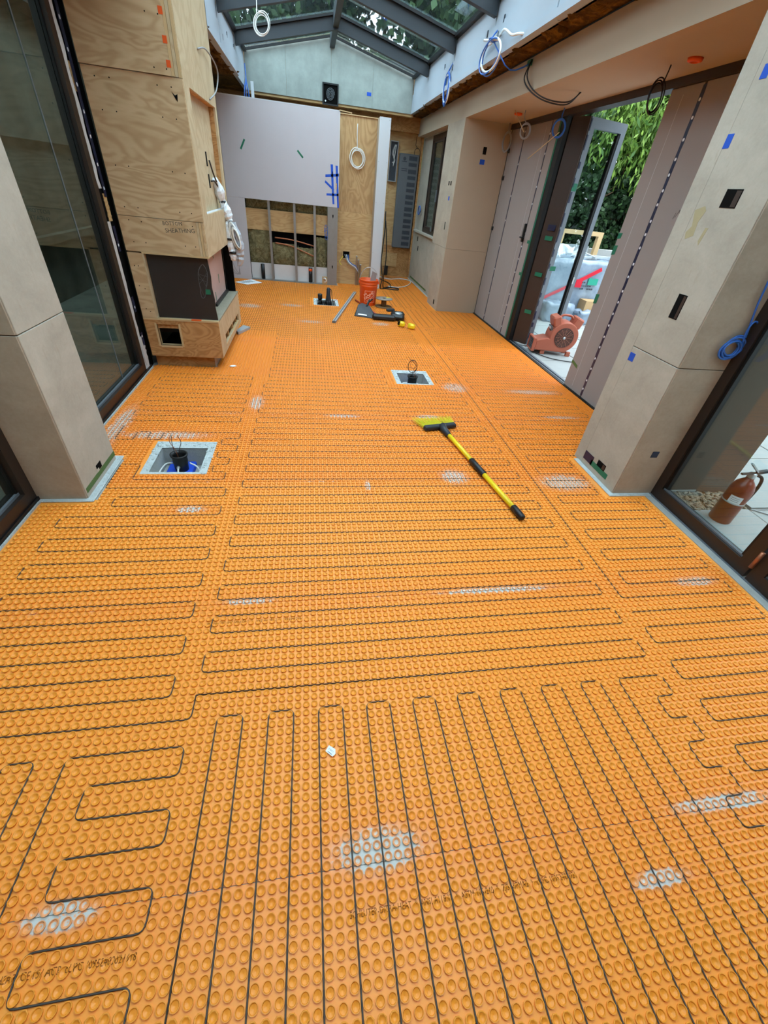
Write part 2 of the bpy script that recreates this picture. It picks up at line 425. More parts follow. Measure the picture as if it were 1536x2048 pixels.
# ------------------------------------------------------------------ floor: slab, membrane sheets, studs
HOLES = [(-1.07, -0.68, 2.343, 2.753), (0.855, 1.24, 4.008, 4.403), (0.053, 0.445, 7.245, 7.72)]
AREAS = [(-1.50, 2.31, -1.78, 2.074), (-1.215, 2.035, 2.03, 2.53), (-1.50, 2.78, 2.52, 4.26), (-0.93, 2.78, 4.26, 5.56), (-1.58, 2.78, 5.56, 7.39),
         (-1.58, 2.10, 7.39, 8.06), (-1.58, 2.20, 8.06, 8.965), (0.52, 1.13, 8.965, 9.22), (1.34, 2.20, 8.965, 10.63)]
def minus(r, h):
    x0, x1, y0, y1 = r; a0, a1, b0, b1 = h
    if a1 <= x0 or a0 >= x1 or b1 <= y0 or b0 >= y1: return [r]
    out = []
    if b0 > y0: out.append((x0, x1, y0, b0))
    if b1 < y1: out.append((x0, x1, b1, y1))
    m0, m1 = max(y0, b0), min(y1, b1)
    if a0 > x0: out.append((x0, a0, m0, m1))
    if a1 < x1: out.append((a1, x1, m0, m1))
    return out
def cut(rects, holes):
    for h in holes: rects = [q for r in rects for q in minus(r, h)]
    return rects
mb = MB()
for r in cut([(-1.62, 2.80, -1.9, 10.75)], [(a + .03, b - .03, c + .015, d - .03) for a, b, c, d in HOLES] + [(2.42, 2.9, -2.0, 2.12)]): mb.box(r[0], r[1], r[2], r[3], -0.22, -0.003)
floor = struct(mb.build('floor', 'concrete'))
floor['label'] = 'concrete floor covered with orange studded underlay membrane'
for k in range(len(SEAMS) - 1):
    y0, y1 = SEAMS[k] + 0.001, SEAMS[k + 1] - 0.001
    rs = [(a, b, max(c, y0), min(d, y1)) for a, b, c, d in AREAS if min(d, y1) - max(c, y0) > 0.002]
    # make the areas disjoint in y so nothing is doubled
    rs2 = []
    for r in rs: rs2 += cut([r], rs2)
    rs2 = cut(rs2, HOLES)
    if not rs2: continue
    mb = MB()
    for r in rs2: mb.box(r[0], r[1], r[2], r[3], -0.003, 0.0)
    mb.build('membrane_sheet', 'membrane', floor)

def stud_geo(n, prof, octo=True):
    v = []; f = []
    for k, (r, z) in enumerate(prof):
        if r == 0: v.append((0, 0, z)); continue
        for i in range(n):
            a = 2 * PI * (i + 0.5) / n
            rr = r
            if octo and k < 3: rr = r * math.cos(PI / 8) / math.cos(((a + PI / 8) % (PI / 4)) - PI / 8) * 1.03
            v.append((rr * math.cos(a), rr * math.sin(a), z))
    for k in range(len(prof) - 1):
        for i in range(n):
            j = (i + 1) % n
            if prof[k + 1][0] == 0: f.append((k * n + i, k * n + j, (k + 1) * n))
            else: f.append((k * n + i, k * n + j, (k + 1) * n + j, (k + 1) * n + i))
    return v, f
PROF_HI = [(0.0116, 0.0), (0.0110, 0.0012), (0.0125, 0.0056), (0.0122, 0.0066), (0.0103, 0.0066), (0.0086, 0.0034), (0.0, 0.0006)]
PROF_MID = [(0.0108, 0.0), (0.0126, 0.0060), (0.0101, 0.0066), (0.0082, 0.0032), (0.0, 0.0007)]
PROF_LOW = [(0.0106, 0.0), (0.0124, 0.0066), (0.0, 0.0010)]
X0C, Y0C = -0.442, 0.758           # one channel crossing of the grid
def CX(k): return X0C + k * Q
def CY(j): return Y0C + j * Q
kx = np.arange(-42, 112); jy = np.arange(-52, 338)
KX, JY = np.meshgrid(X0C + (kx + 0.5) * Q, Y0C + (jy + 0.5) * Q)
PX, PY = KX.ravel(), JY.ravel()
ok = np.zeros(len(PX), bool); mg = 0.012
for a, b, c_, d in AREAS: ok |= (PX > a + mg) & (PX < b - mg) & (PY > c_ + mg - 0.013) & (PY < d - mg + 0.013)
for a, b, c_, d in HOLES: ok &= ~((PX > a - mg) & (PX < b + mg) & (PY > c_ - mg) & (PY < d + mg))
for a, b, c_, d in ((-1.6, -1.205, 2.03, 2.57), (2.0, 2.9, 2.03, 2.56)): ok &= ~((PX > a) & (PX < b) & (PY > c_) & (PY < d))
ok &= PY > -0.75
PX, PY = PX[ok], PY[ok]
Pc = np.stack([PX, PY, np.full(len(PX), -CAM_H)], 1) @ ROT.T
U = 768 + FPX * Pc[:, 0] / np.maximum(Pc[:, 2], 1e-3); V = 1024 + FPX * Pc[:, 1] / np.maximum(Pc[:, 2], 1e-3)
inframe = (Pc[:, 2] > 0.1) & (U > 14) & (U < 1522) & (V > 0) & (V < 2034)
order = np.argsort(np.where(inframe, Pc[:, 2], 99)); near = np.zeros(len(PX), bool); near[order[:296]] = True
hv, hf = stud_geo(16, PROF_HI)
me = bpy.data.meshes.new('stud'); me.from_pydata(hv, [], hf); me.materials.append(M['membrane_stud']); me.update()
for x, y in zip(PX[near], PY[near]):
    o = bpy.data.objects.new('stud', me); COL.objects.link(o); o.parent = floor
    o.location = (x - WLOC['floor'][0], y - WLOC['floor'][1], -WLOC['floor'][2])
def field(sets):
    vs = []; ls = []; lt = []; off = 0
    for (v, f), m in sets:
        c = np.stack([PX[m], PY[m], np.zeros(m.sum())], 1); v = np.array(v); n = len(c)
        if n == 0: continue
        vs.append((c[:, None, :] + v[None]).reshape(-1, 3))
        fl = np.array([i for q in f for i in q]); cnt = np.array([len(q) for q in f])
        ls.append((fl[None] + (np.arange(n) * len(v))[:, None] + off).ravel()); lt.append(np.tile(cnt, n)); off += n * len(v)
    vs = np.concatenate(vs) - np.array(WLOC['floor']); ls = np.concatenate(ls); lt = np.concatenate(lt)
    me = bpy.data.meshes.new('stud_field'); me.vertices.add(len(vs)); me.vertices.foreach_set('co', vs.astype(np.float32).ravel())
    me.loops.add(len(ls)); me.loops.foreach_set('vertex_index', ls.astype(np.int32)); me.polygons.add(len(lt))
    me.polygons.foreach_set('loop_start', np.concatenate([[0], np.cumsum(lt)[:-1]]).astype(np.int32)); me.polygons.foreach_set('loop_total', lt.astype(np.int32))
    me.update(calc_edges=True); me.materials.append(M['membrane_stud'])
    o = bpy.data.objects.new('stud_field', me); COL.objects.link(o); o.parent = floor; o['kind'] = 'stuff'; return o
rest = ~near
hi = rest & (PY < 1.5) & (PY > -0.25) & inframe
lo = rest & ((PY > 5.4) | (PY < -0.25))
field([((hv, hf), hi), (stud_geo(8, PROF_MID, False), rest & ~hi & ~lo), (stud_geo(6, PROF_LOW, False), lo)])

def stud_height(x, y):
    fx = ((x - X0C) / Q) % 1 - 0.5; fy = ((y - Y0C) / Q) % 1 - 0.5
    r = math.hypot(fx, fy) * Q
    pr = PROF_HI[:1:-1]
    if r > 0.0122: return 0.0
    for (ra, za), (rb, zb) in zip(pr, pr[1:]):
        if r <= rb: return za + (zb - za) * (r - ra) / max(rb - ra, 1e-6)
    return 0.0
def drape_text(txt, size, x, y, length):
    """faint factory print that lies on the studs and in the channels"""
    v, f = text_mesh(txt, size, 'LEFT', 1.05)
    xs = [p[0] for p in v]; k = length / (max(xs) - min(xs))
    bm = bmesh.new(); bv = [bm.verts.new((x + (p[0] - min(xs)) * k, y + p[1], 0)) for p in v]
    for q in f:
        try: bm.faces.new([bv[i] for i in q])
        except ValueError: pass
    n = int(length / 0.005)
    for i in range(1, n):
        g = bm.verts[:] + bm.edges[:] + bm.faces[:]
        if i % 1 == 0: bmesh.ops.bisect_plane(bm, geom=g, plane_co=(x + i * length / n, 0, 0), plane_no=(1, 0, 0))
    for i in range(-2, 3):
        g = bm.verts[:] + bm.edges[:] + bm.faces[:]
        bmesh.ops.bisect_plane(bm, geom=g, plane_co=(0, y + i * size / 5, 0), plane_no=(0, 1, 0))
    for q in bm.verts: q.co.z = stud_height(q.co.x, q.co.y) + 0.0005
    m = MB().bm(bm); return mesh_obj('printed_text', m.v, m.f, 'ink', floor)
drape_text('SCHLUTER-DITRA-HEAT  *  ANSI A118.12  *  ASTM 165-240  *  ZJS 50PMA2  *  cUPC 10952402021', 0.021, 0.076, 0.187, 0.665)
drape_text('DITRA-HEAT  CE 151 ACB  cUPC 10952402021618', 0.021, -0.80, 0.184, 0.352)
drape_text('SCHLUTER-DITRA-HEAT  *  ANSI A118.12  *  10952402021', 0.021, -0.46, 1.168, 0.40)

# ------------------------------------------------------------------ heating cables in the channels
def cable_pts(path, r=0.024):
    """path of (k, j) channel crossings -> rounded polyline"""
    P = [Vector((CX(k), CY(j), 0.0032)) for k, j in path]; out = [P[0]]
    for a, b, c in zip(P, P[1:], P[2:]):
        d1 = (a - b); d2 = (c - b); rr = min(r, d1.length * .49, d2.length * .49)
        d1.normalize(); d2.normalize()
        if abs(d1.dot(d2)) > 0.99: out.append(b); continue
        s, e = b + d1 * rr, b + d2 * rr
        for t in (0, .25, .5, .75, 1): out.append(s * (1 - t) ** 2 + b * 2 * t * (1 - t) + e * t * t)
    out.append(P[-1]); return out
def cable(path, label):
    o = MB().tube(cable_pts(path), 0.0023, 6).build('heating_cable', 'cable', None, True)
    return tag(o, label, 'cable', 'floor heating cables')
def serp(j0, j1, kl, kr, right_first=True, step=3):
    """serpentine rows from j0 up to j1; kl, kr give the ends of the bend between row j and j+step"""
    out = []; j = j0; side = right_first
    f = (lambda v: v if callable(v) else (lambda jj: v)); fl, fr = f(kl), f(kr)
    out.append((fl(j) if side else fr(j), j))
    while j < j1:
        e = fr(j) if side else fl(j)
        out += [(e, j), (e, j + step)]; side = not side; j += step
    out.append((fr(j) if side else fl(j), j)); return out
# middle field, up to the second floor box
mid = serp(3, 105, 0, 64)
cable(mid, 'long grey cable snaking across the middle of the orange floor below the broom')
far_r = lambda j: 64 if j < 140 else (61 if j < 190 else 58)
def far_l(j): return 1 if CY(j) < 5.6 else -20
mid2a = serp(108, 123, 1, 40); mid2b = serp(108, 123, 58, 64)
cable(mid2a, 'short grey cable loops left of the recess holding the coiled wires')
cable(mid2b, 'narrow grey cable loops right of the recess holding the coiled wires')
cable(serp(126, 213, far_l, far_r), 'grey cable rows on the far floor between plywood fireplace and silver straightedge')
cable(serp(216, 234, -34, 14, False), 'grey cable rows left of the far black pipe stubs')
cable(serp(216, 234, 34, 50), 'grey cable rows under the silver straightedge near the orange bucket')
cable(serp(237, 273, -36, 50), 'grey cable rows at the foot of the back wall')
# left field
kl_left = lambda j: -30 if j < 42 else -23
left = [(0, 3), (0, 0)] + serp(0, 45, kl_left, -3, False)[1:]
left = left + [(-3, 48), (-26, 48), (-26, 57), (-22, 57), (-22, 51), (-4, 51), (-4, 54), (-7, 54), (-7, 57), (-4, 57), (-4, 60), (-7, 60), (-7, 63), (-3, 63), (-3, 66), (-7, 66), (-7, 69), (-3, 69), (-3, 72), (-21, 72), (-21, 68), (-24, 68), (-24, 72), (-27, 72), (-27, 68), (-31, 68), (-31, 75)]
cable(left, 'grey cable loops beside the left stone column round the blue floor box')
cable([(-31, 78)] + serp(78, 111, -31, -4)[1:], 'grey cable rows beside the tall left window in front of the fireplace')
# foreground left
fgl = [(-12, -40), (-12, -3), (0, -3), (0, -6), (-9, -6), (-9, -9), (0, -9), (0, -12), (-9, -12), (-9, -15), (0, -15), (0, -18), (-9, -18), (-9, -21), (0, -21), (0, -40)]
cable(fgl, 'grey cable with five stubby loops in the lower left corner')
cable([(-15, -40), (-15, -3), (-18, -3), (-18, -40), (-21, -40), (-21, -3), (-24, -3), (-24, -40)], 'grey cable loop at the lower left edge of the picture')
# foreground: long parallel runs
fg = []
for k in range(3, 57, 6): fg += [(k, -40), (k, 0), (k + 3, 0), (k + 3, -40)]
fg += [(57, -40), (57, 0), (64, 0), (64, -3), (61, -3), (61, -6), (64, -6), (64, -9), (61, -9), (61, -12), (64, -12), (64, -15), (61, -15), (61, -18), (64, -18), (64, -21), (61, -21), (61, -40)]
cable(fg, 'long grey cable running towards the camera in parallel hairpins across the foreground')
# right field
kr = lambda j: 90 if j <= 41 else (81 if j < 62 else 103)
cable([(67, 300), (67, 14)] + serp(14, 183, lambda j: 70, kr)[1:], 'grey cable rows right of the long straight run below the covered doors')
cable(serp(-40, 11, 67, 91, True)[::-1], 'grey cable rows by the glass door sill at right foreground')
lg = []
for i, k in enumerate(range(70, 104, 6)): lg += [(k, 187), (k, 222), (k + 3, 222), (k + 3, 187)]
cable(lg, 'grey cable hairpins on the floor in front of the tan pier')
lg = []
for i, k in enumerate(range(60, 84, 6)):
    if CX(k) < 1.4: lg += [(k + 1, 226), (k + 1, 270), (k + 3, 270), (k + 3, 226)]
    else: lg += [(k, 226), (k, 326), (k + 3, 326), (k + 3, 226)]
cable(lg, 'grey cable runs leading into the back right recess under the window')

# ------------------------------------------------------------------ floor recesses (mortar rim, walls, bottom)
for i, (a, b, c_, d) in enumerate(HOLES):
    mb = MB()
    n = 10
    rim = cut([(a - .004, b + .004, c_ - .004, d + .004)], [(a + .045, b - .045, c_ + .018, d - .085)])
    for r in rim: mb.box(r[0], r[1], r[2], r[3], -0.004, 0.0015)
    mb.build('mortar_rim', 'mortar', floor)
    mb = MB(); x0, x1, y0, y1 = a + .045, b - .045, c_ + .018, d - .085
    for bx in ((x0 - .015, x0, y0, y1), (x1, x1 + .015, y0, y1), (x0 - .015, x1 + .015, y0 - .015, y0), (x0 - .015, x1 + .015, y1, y1 + .015)): mb.box(*bx, -0.14, -0.001)
    mb.box(x0 - .015, x1 + .015, y0 - .015, y1 + .015, -0.15, -0.14)
    mb.build('recess_lining', 'concrete', floor)
    # chipped lumps of mortar round the rim
    mb = MB(); rd = random.Random(i)
    for k in range(46):
        side = rd.choice('LRB'); s = rd.uniform(.004, .011)
        if side == 'L': x, y = rd.uniform(a, a + .04), rd.uniform(c_, d)
        elif side == 'R': x, y = rd.uniform(b - .04, b), rd.uniform(c_, d)
        else: x, y = rd.uniform(a, b), rd.uniform(d - .08, d)
        mb.X = T(x, y, 0.001) @ rotm('Z', rd.uniform(0, 3)); mb.lathe([(s * 1.4, 0), (s * 1.1, s * .5), (s * .4, s * .7)], 6)
    mb.build('mortar_crumbs', 'mortar', floor, kind='stuff')

# ------------------------------------------------------------------ back wall: drywall, studs, insulation, plywood
wb = struct(empty('wall_back', (0, 8.98, 0)))
YB = 8.98
B('drywall_sheet', 'drywall', wb, -1.58, 0.507, YB, YB + .013, 1.215, 2.45)
B('drywall_sheet', 'drywall', wb, -1.58, -1.073, YB, YB + .013, 0.0, 1.213)
B('drywall_edge', 'drywall_edge', wb, -1.58, 0.507, YB - .001, YB + .016, 2.44, 2.452)
B('drywall_edge', 'drywall_edge', wb, 0.498, 0.509, YB - .001, YB + .016, 1.215, 2.45)
for x in (-0.685, -0.254, 0.095):
    MB().box(x - .02, x + .02, YB + .014, YB + .016, 0, 1.214).box(x - .02, x - .018, YB + .016, YB + .10, 0, 1.214).box(x + .018, x + .02, YB + .016, YB + .03, 0, 1.214).build('metal_stud', 'stud_steel', wb)
MB().box(0.322, 0.500, YB + .002, YB + .004, 0, 1.214).box(0.322, 0.324, YB + .004, YB + .1, 0, 1.214).box(0.498, 0.500, YB + .004, YB + .25, 0, 1.214).build('wide_metal_stud', 'stud_steel', wb)
for z in (1.08, 0.30):
    MB().prism([(0.405, z + .03), (0.425, z + .03), (0.425, z), (0.415, z - .03), (0.405, z)], YB - .001, YB + .0025, 'y').build('stud_slot', 'dark_hole', wb)
B('stud_track', 'stud_steel', wb, -1.07, 0.5, YB + .012, YB + .1, 0.0, 0.012)
B('plywood_strip', 'ply_strip', wb, -1.13, 0.33, YB + .12, YB + .138, 0.775, 1.08)
B('sheathing', 'dark_hole', wb, -1.2, 0.50, YB + .232, YB + .24, 0, 1.30)
# soft batts, one per bay and row
def batt(x0, x1, z0, z1, y, seed, bulge=0.05):
    nx, nz = 16, 12; rd = np.random.default_rng(seed); H = rd.normal(0, 1, (nz + 1, nx + 1))
    for _ in range(2): H[1:-1, 1:-1] = (H[1:-1, 1:-1] * 2 + H[:-2, 1:-1] + H[2:, 1:-1] + H[1:-1, :-2] + H[1:-1, 2:]) / 6
    v = []; f = []
    for j in range(nz + 1):
        for i in range(nx + 1):
            u, w_ = i / nx, j / nz
            e = (math.sin(PI * min(max(u, .02), .98)) * math.sin(PI * min(max(w_, .02), .98))) ** 0.35
            v.append((x0 + (x1 - x0) * u, y - bulge * e - 0.022 * H[j, i] * e, z0 + (z1 - z0) * w_ + 0.008 * H[(j * 3) % (nz + 1), i]))
    for j in range(nz):
        for i in range(nx): a = j * (nx + 1) + i; f.append((a, a + 1, a + nx + 2, a + nx + 1))
    return mesh_obj('insulation_batt', v, f, 'mineral_wool', wb, True)
bays = [(-1.08, -0.70), (-0.67, -0.27), (-0.24, 0.08), (0.11, 0.325)]
for i, (a, b) in enumerate(bays):
    batt(a, b, 1.07, 1.25, YB + .20, i); batt(a, b, 0.24, (0.80, 0.60, 0.56, 0.74)[i], YB + .17, 10 + i, 0.08)
    B('lower_board', 'drywall_back', wb, a + .005, b - .005, YB + .115, YB + .128, 0.0, (0.265, 0.26, 0.262, 0.27)[i])
mb = MB(); rd = random.Random(31)
for k in range(330):                                   # loose straw-like fibres
    a, b = rd.choice(bays); z = rd.choice((rd.uniform(.28, .52), rd.uniform(.28, .56), rd.uniform(1.08, 1.2))); x = rd.uniform(a + .02, b - .02); an = rd.uniform(0, PI); l = rd.uniform(.012, .04)
    y = YB + (.085 if z < 1 else .145) + rd.uniform(-.01, .02)
    mb.tube([(x - l * math.cos(an), y, z - l * math.sin(an)), (x, y - .008, z + .004), (x + l * math.cos(an), y, z + l * math.sin(an))], .0016, 3)
mb.build('loose_fibres', plain('straw', 'a39a74', .9, .1, var=.3, scale=30), wb, kind='stuff')
MB().tube(smooth_path([(-0.62, YB + .11, .60), (-0.4, YB + .10, .585), (-0.25, YB + .10, .55), (0.08, YB + .09, .44)]), .011, 8).build('copper_pipe', 'copper', wb, True)
MB().tube(smooth_path([(-0.62, YB + .12, .68), (-0.3, YB + .11, .665), (0.08, YB + .12, .60)]), .010, 8).build('copper_pipe', 'copper', wb, True)
for x in (-0.868, 0.008): MB().lathe([(.034, 0), (.034, .255)], 14, (x, YB + .075, 0)).build('black_pipe', 'black_plastic', wb, True)
MB().lathe([(.036, .20), (.036, .24)], 14, (0.008, YB + .075, 0)).build('pipe_band', 'orange_paint', wb, True)
MB().box(0.225, 0.322, YB - .001, YB + .012, 0.005, 0.137).build('outlet_plate', 'carton', wb)
MB().tube(smooth_path([(0.25, YB - .005, .10), (0.28, YB - .03, .11), (0.30, YB - .02, .07), (0.27, YB - .01, .04)]), .012, 7).build('outlet_cable', 'white_cable', wb, True)
MB().tube(loop_pts((0.29, YB - .01, 0.90), (1, 0, 0), (0, 0, 1), .025, .06, 3, drift=(0.01, 0, -.12), seed=3), .004, 5).build('cable_tail', 'blue_cable', wb, True)
# recessed plywood between the drywall and the white end post
B('plywood_panel', 'ply_back', wb, 0.50, 1.15, 9.24, 9.258, 1.16, 2.44)
B('plywood_panel', 'ply_strip', wb, 0.50, 1.15, 9.24, 9.256, 0.0, 1.157)
B('plywood_edge', 'lumber', wb, 0.50, 1.15, 9.22, 9.26, 2.44, 2.452)
B('end_post', 'drywall_edge', wb, 1.145, 1.327, YB, YB + .013, 0, 2.45)
B('end_post_side', 'plaster', wb, 1.145, 1.158, YB + .013, 9.24, 0, 2.45)
B('end_post_back', 'drywall', wb, 1.312, 1.327, YB + .013, 9.26, 0, 2.45)
for z in (2.42, 1.9, 1.35, 1.08, .6):
    for x in (1.165, 1.305): 
        mb = MB(); mb.X = T(x, YB - .0002, z) @ rotm('X', PI / 2); mb.lathe([(.006, 0), (.004, .002)], 8).build('screw_head', 'steel', wb)
# tape stuck on the drywall
for x0, x1, z0, z1, sk in ((0.385, 0.425, 1.26, 1.79, .02), (0.468, 0.505, 1.215, 1.78, .02), (0.28, 0.508, 1.615, 1.65, .03), (0.30, 0.508, 1.37, 1.40, .01)):
    if z1 - z0 > x1 - x0: poly = [(x0 + sk, z0), (x1 + sk * .6, z0), (x1 - sk, z1), (x0 - sk, z1)]
    else: poly = [(x0, z0), (x1, z0 + sk), (x1, z1 + sk), (x0, z1)]
    MB().prism(poly, YB - .0015, YB - .0005, 'y').build('masking_tape', 'blue_tape', wb)
MB().prism([(0.27, 1.545), (0.28, 1.575), (0.43, 1.47), (0.42, 1.44)], YB - .002, YB - .0005, 'y').build('masking_tape', 'blue_tape', wb)
MB().prism([(0.395, 1.70), (0.405, 1.70), (0.41, 1.62), (0.40, 1.62)], YB - .003, YB - .0005, 'y').build('wall_slot', 'dark_hole', wb)
MB().prism([(0.455, 1.55), (0.475, 1.55), (0.475, 1.47), (0.455, 1.47)], YB - .003, YB - .0005, 'y').build('wall_slot', 'ply_strip', wb)
for a, b, w_ in (((-1.061, 1.839), (-0.99, 1.963), .026), ((-0.17, 1.91), (-0.083, 1.826), .026)):
    d = Vector((b[0] - a[0], b[1] - a[1])).normalized(); nrm = Vector((-d.y, d.x)) * w_ / 2
    MB().prism([(a[0] + nrm.x, a[1] + nrm.y), (b[0] + nrm.x, b[1] + nrm.y), (b[0] - nrm.x, b[1] - nrm.y), (a[0] - nrm.x, a[1] - nrm.y)], YB - .0015, YB - .0005, 'y').build('masking_tape', 'green_tape', wb)

# deep back wall of the recess, plywood
wr = struct(empty('wall_rear', (1.0, 10.65, 0)))
B('plywood_panel', 'ply_strip', wr, -1.60, 1.62, 10.65, 10.67, 0.0, 2.66)
B('plywood_panel', 'ply_strip', wr, 1.622, 2.24, 10.65, 10.67, 0.60, 2.66)
B('plywood_panel', 'ply_base', wr, 1.622, 2.24, 10.65, 10.67, 0.0, 0.597)
B('plywood_patch', 'ply_strip', wr, 1.60, 1.93, 10.63, 10.65, 0.19, 0.45)
B('timber_header', 'ply_base', wr, -1.60, 2.24, 10.47, 10.65, 2.44, 2.66)
B('corner_timber', 'ply_base', wr, 2.20, 2.24, 10.58, 10.65, 0.0, 2.44)
B('wall_left_return', 'garden_wall', struct(empty('wall_left_far', (-1.6, 8, 0))), -1.64, -1.58, 4.3, 10.67, 0, 2.66)

# ------------------------------------------------------------------ gable, ceilings, shaft linings, soffit beam
gb = struct(empty('wall_gable', (0.42, 10.15, 2.65)))
def gtop(x): return 3.13 + 0.317 * (1 - abs(x - 0.423) / 1.43)
edges = [-1.01, -0.345, 0.409, 1.133, 1.85]
for a, b in zip(edges, edges[1:]):
    g = 0.0012
    if a < 0.423 < b: poly = [(a + g, 2.655), (b - g, 2.655), (b - g, gtop(b)), (0.423, gtop(0.423)), (a + g, gtop(a))]
    else: poly = [(a + g, 2.655), (b - g, 2.655), (b - g, gtop(b)), (a + g, gtop(a))]
    MB().prism(poly, 10.15, 10.165, 'y').build('gable_panel', 'gable_board', gb)
MB().prism([(-1.05, 2.62), (1.9, 2.62), (1.9, 3.10), (0.423, 3.44), (-1.05, 3.10)], 10.168, 10.30, 'y').build('gable_core', 'ply_strip', gb)
MB().prism([(1.035, 2.807), (1.111, 2.807), (1.111, 2.853), (1.035, 2.853)], 10.148, 10.1495, 'y').build('masking_tape', 'blue_tape', gb)
cl = struct(empty('ceiling', (0.4, 4, 2.65)))
B('insulated_roof', 'spray_foam', cl, 1.86, 2.12, -1.9, 10.66, 2.66, 2.78)
B('insulated_roof', 'spray_foam', cl, -1.62, -1.01, -1.9, 10.66, 2.66, 2.78)
B('roof_blocker', 'rafter', cl, 1.90, 3.45, -1.9, 11.2, 2.72, 2.98)  # unseen boxes over the ceilings, put in to block light from above
B('roof_blocker', 'rafter', cl, -2.3, -1.06, -1.9, 11.2, 2.72, 2.98)
B('roof_blocker', 'rafter', cl, -2.3, 3.45, 10.31, 11.2, 2.67, 3.3)
B('roof_blocker', 'rafter', cl, -2.3, 3.45, -3.2, -0.12, 2.98, 3.1)
B('plaster_ceiling', 'plaster', cl, -1.05, 1.9, -1.9, -0.12, 2.66, 2.70)
B('soffit', 'plaster', cl, 2.25, 2.86, -1.9, 10.65, 2.40, 2.42)
B('soffit_overhang', 'plaster', cl, 2.86, 3.45, -1.9, 11.0, 2.62, 2.72)  # unseen overhang, run out past the wall to add shade
B('soffit_beam', 'plaster', cl, 2.104, 2.25, -1.9, 10.56, 2.40, 2.642)
B('soffit_beam', 'plaster', cl, -1.66, -1.50, -1.9, 4.25, 2.40, 2.66)
B('drywall_lining', 'white_board', cl, 1.91, 1.93, -0.5, 10.3, 2.66, 3.10)
# white lining boards of the skylight shaft; each bay its own pair of boards
RY = [9.0, 7.5, 6.0, 4.5, 3.0, 1.5]
ys = [10.15] + RY + [-0.12]
for s, xf in ((1, 1.85), (-1, -1.005)):
    for k in range(len(ys) - 1):
        y1, y0 = ys[k] - .004, ys[k + 1] + .004
        st = 0.006 * (k % 2)
        a, b = sorted((xf - s * st, xf + s * 0.05)); B('lining_board', 'white_board', cl, a, b, y0, y1, 2.655, 2.90)
        a, b = sorted((xf + s * 0.012, xf + s * 0.05)); B('lining_board', 'white_board', cl, a, b, y0, y1, 2.902, 3.05 if k else 3.10)
        a, b = sorted((xf + s * 0.02, xf + s * 0.05)); B('lining_board', 'white_board', cl, a, b, y0, y1, 3.052, 3.12)
    a, b = sorted((xf - s * 0.028, xf + s * .01)); B('edge_trim', 'white_board', cl, a, b, -0.12, 8.9, 2.65, 2.70)
    rd = random.Random(5 + s)
    for k in range(9):
        y = rd.uniform(2.5, 9.3); z = rd.uniform(2.75, 2.92); a, b = sorted((xf - s * .0075, xf)); B('cable_slot', 'panel_dark', cl, a, b, y, y + .025, z, z + .05)
# lumps of old foam hanging out of the open strip beside the beam
for x0, x1, ya, yb in ((1.88, 2.10, 2.0, 10.1), (-1.55, -1.03, 5.7, 9.0)):
    mb = MB(); rd = random.Random(3)
    for k in range(70):
        s = rd.uniform(.03, .075); mb.X = T(rd.uniform(x0 + .02, x1 - .03), rd.uniform(ya, yb), 2.668) @ rotm('Z', rd.uniform(0, 3)) @ Matrix.Diagonal((1, rd.uniform(1, 2.4), 1, 1))
        mb.lathe([(s, 0), (s * .9, -.012), (s * .5, -.03 * rd.random() - .012), (0, -.04 * rd.random() - .014)], 7)
    o = mb.build('loose_foam', 'spray_foam', cl, True, kind='stuff')

# ------------------------------------------------------------------ skylight
sk = struct(empty('skylight', (0.423, 4.5, 3.0)))
TH = math.atan(0.317 / 1.43)
for y in RY:
    for s in (1, -1):
        xe = 0.423 + s * 1.425
        zt = lambda x: gtop(x)
        for nm, mt, d0, d1, hw in (('rafter', 'rafter', -.165, -.012, .036), ('glazing_bar', 'rafter_lip', -.014, -.002, .048)):
            p = [(0.423, gtop(.423) + d0), (xe, gtop(xe) + d0), (xe, gtop(xe) + d1), (0.423, gtop(.423) + d1)]
            MB().prism(p, y - hw, y + hw, 'y').build(nm, mt, sk)
MB().prism([(.383, 3.30), (.463, 3.30), (.463, 3.43), (.423, 3.447), (.383, 3.43)], -0.12, 10.14, 'y').build('ridge_beam', 'rafter', sk)
for s in (1, -1):
    for k in range(len(ys) - 1):
        y1, y0 = ys[k] - .03, ys[k + 1] + .03
        xe = 0.423 + s * 1.45; xi = 0.423 + s * .03
        MB().prism([(xi, gtop(xi)), (xe, gtop(xe)), (xe, gtop(xe) + .012), (xi, gtop(xi) + .012)], y0, y1, 'y').build('pane', 'skylight_glass', sk)
        for yy in (y0 + .005, y1 - .045):
            MB().prism([(xi, gtop(xi) - .03), (xe, gtop(xe) - .03), (xe, gtop(xe) - .002), (xi, gtop(xi) - .002)], yy, yy + .04, 'y').build('pane_frame', 'black_gasket', sk)
    xe = 0.423 + s * 1.43
    a, b = sorted((xe - s * .04, xe + s * .05)); B('eave_frame', 'black_gasket', sk, a, b, -0.12, 10.14, 3.095, 3.128)

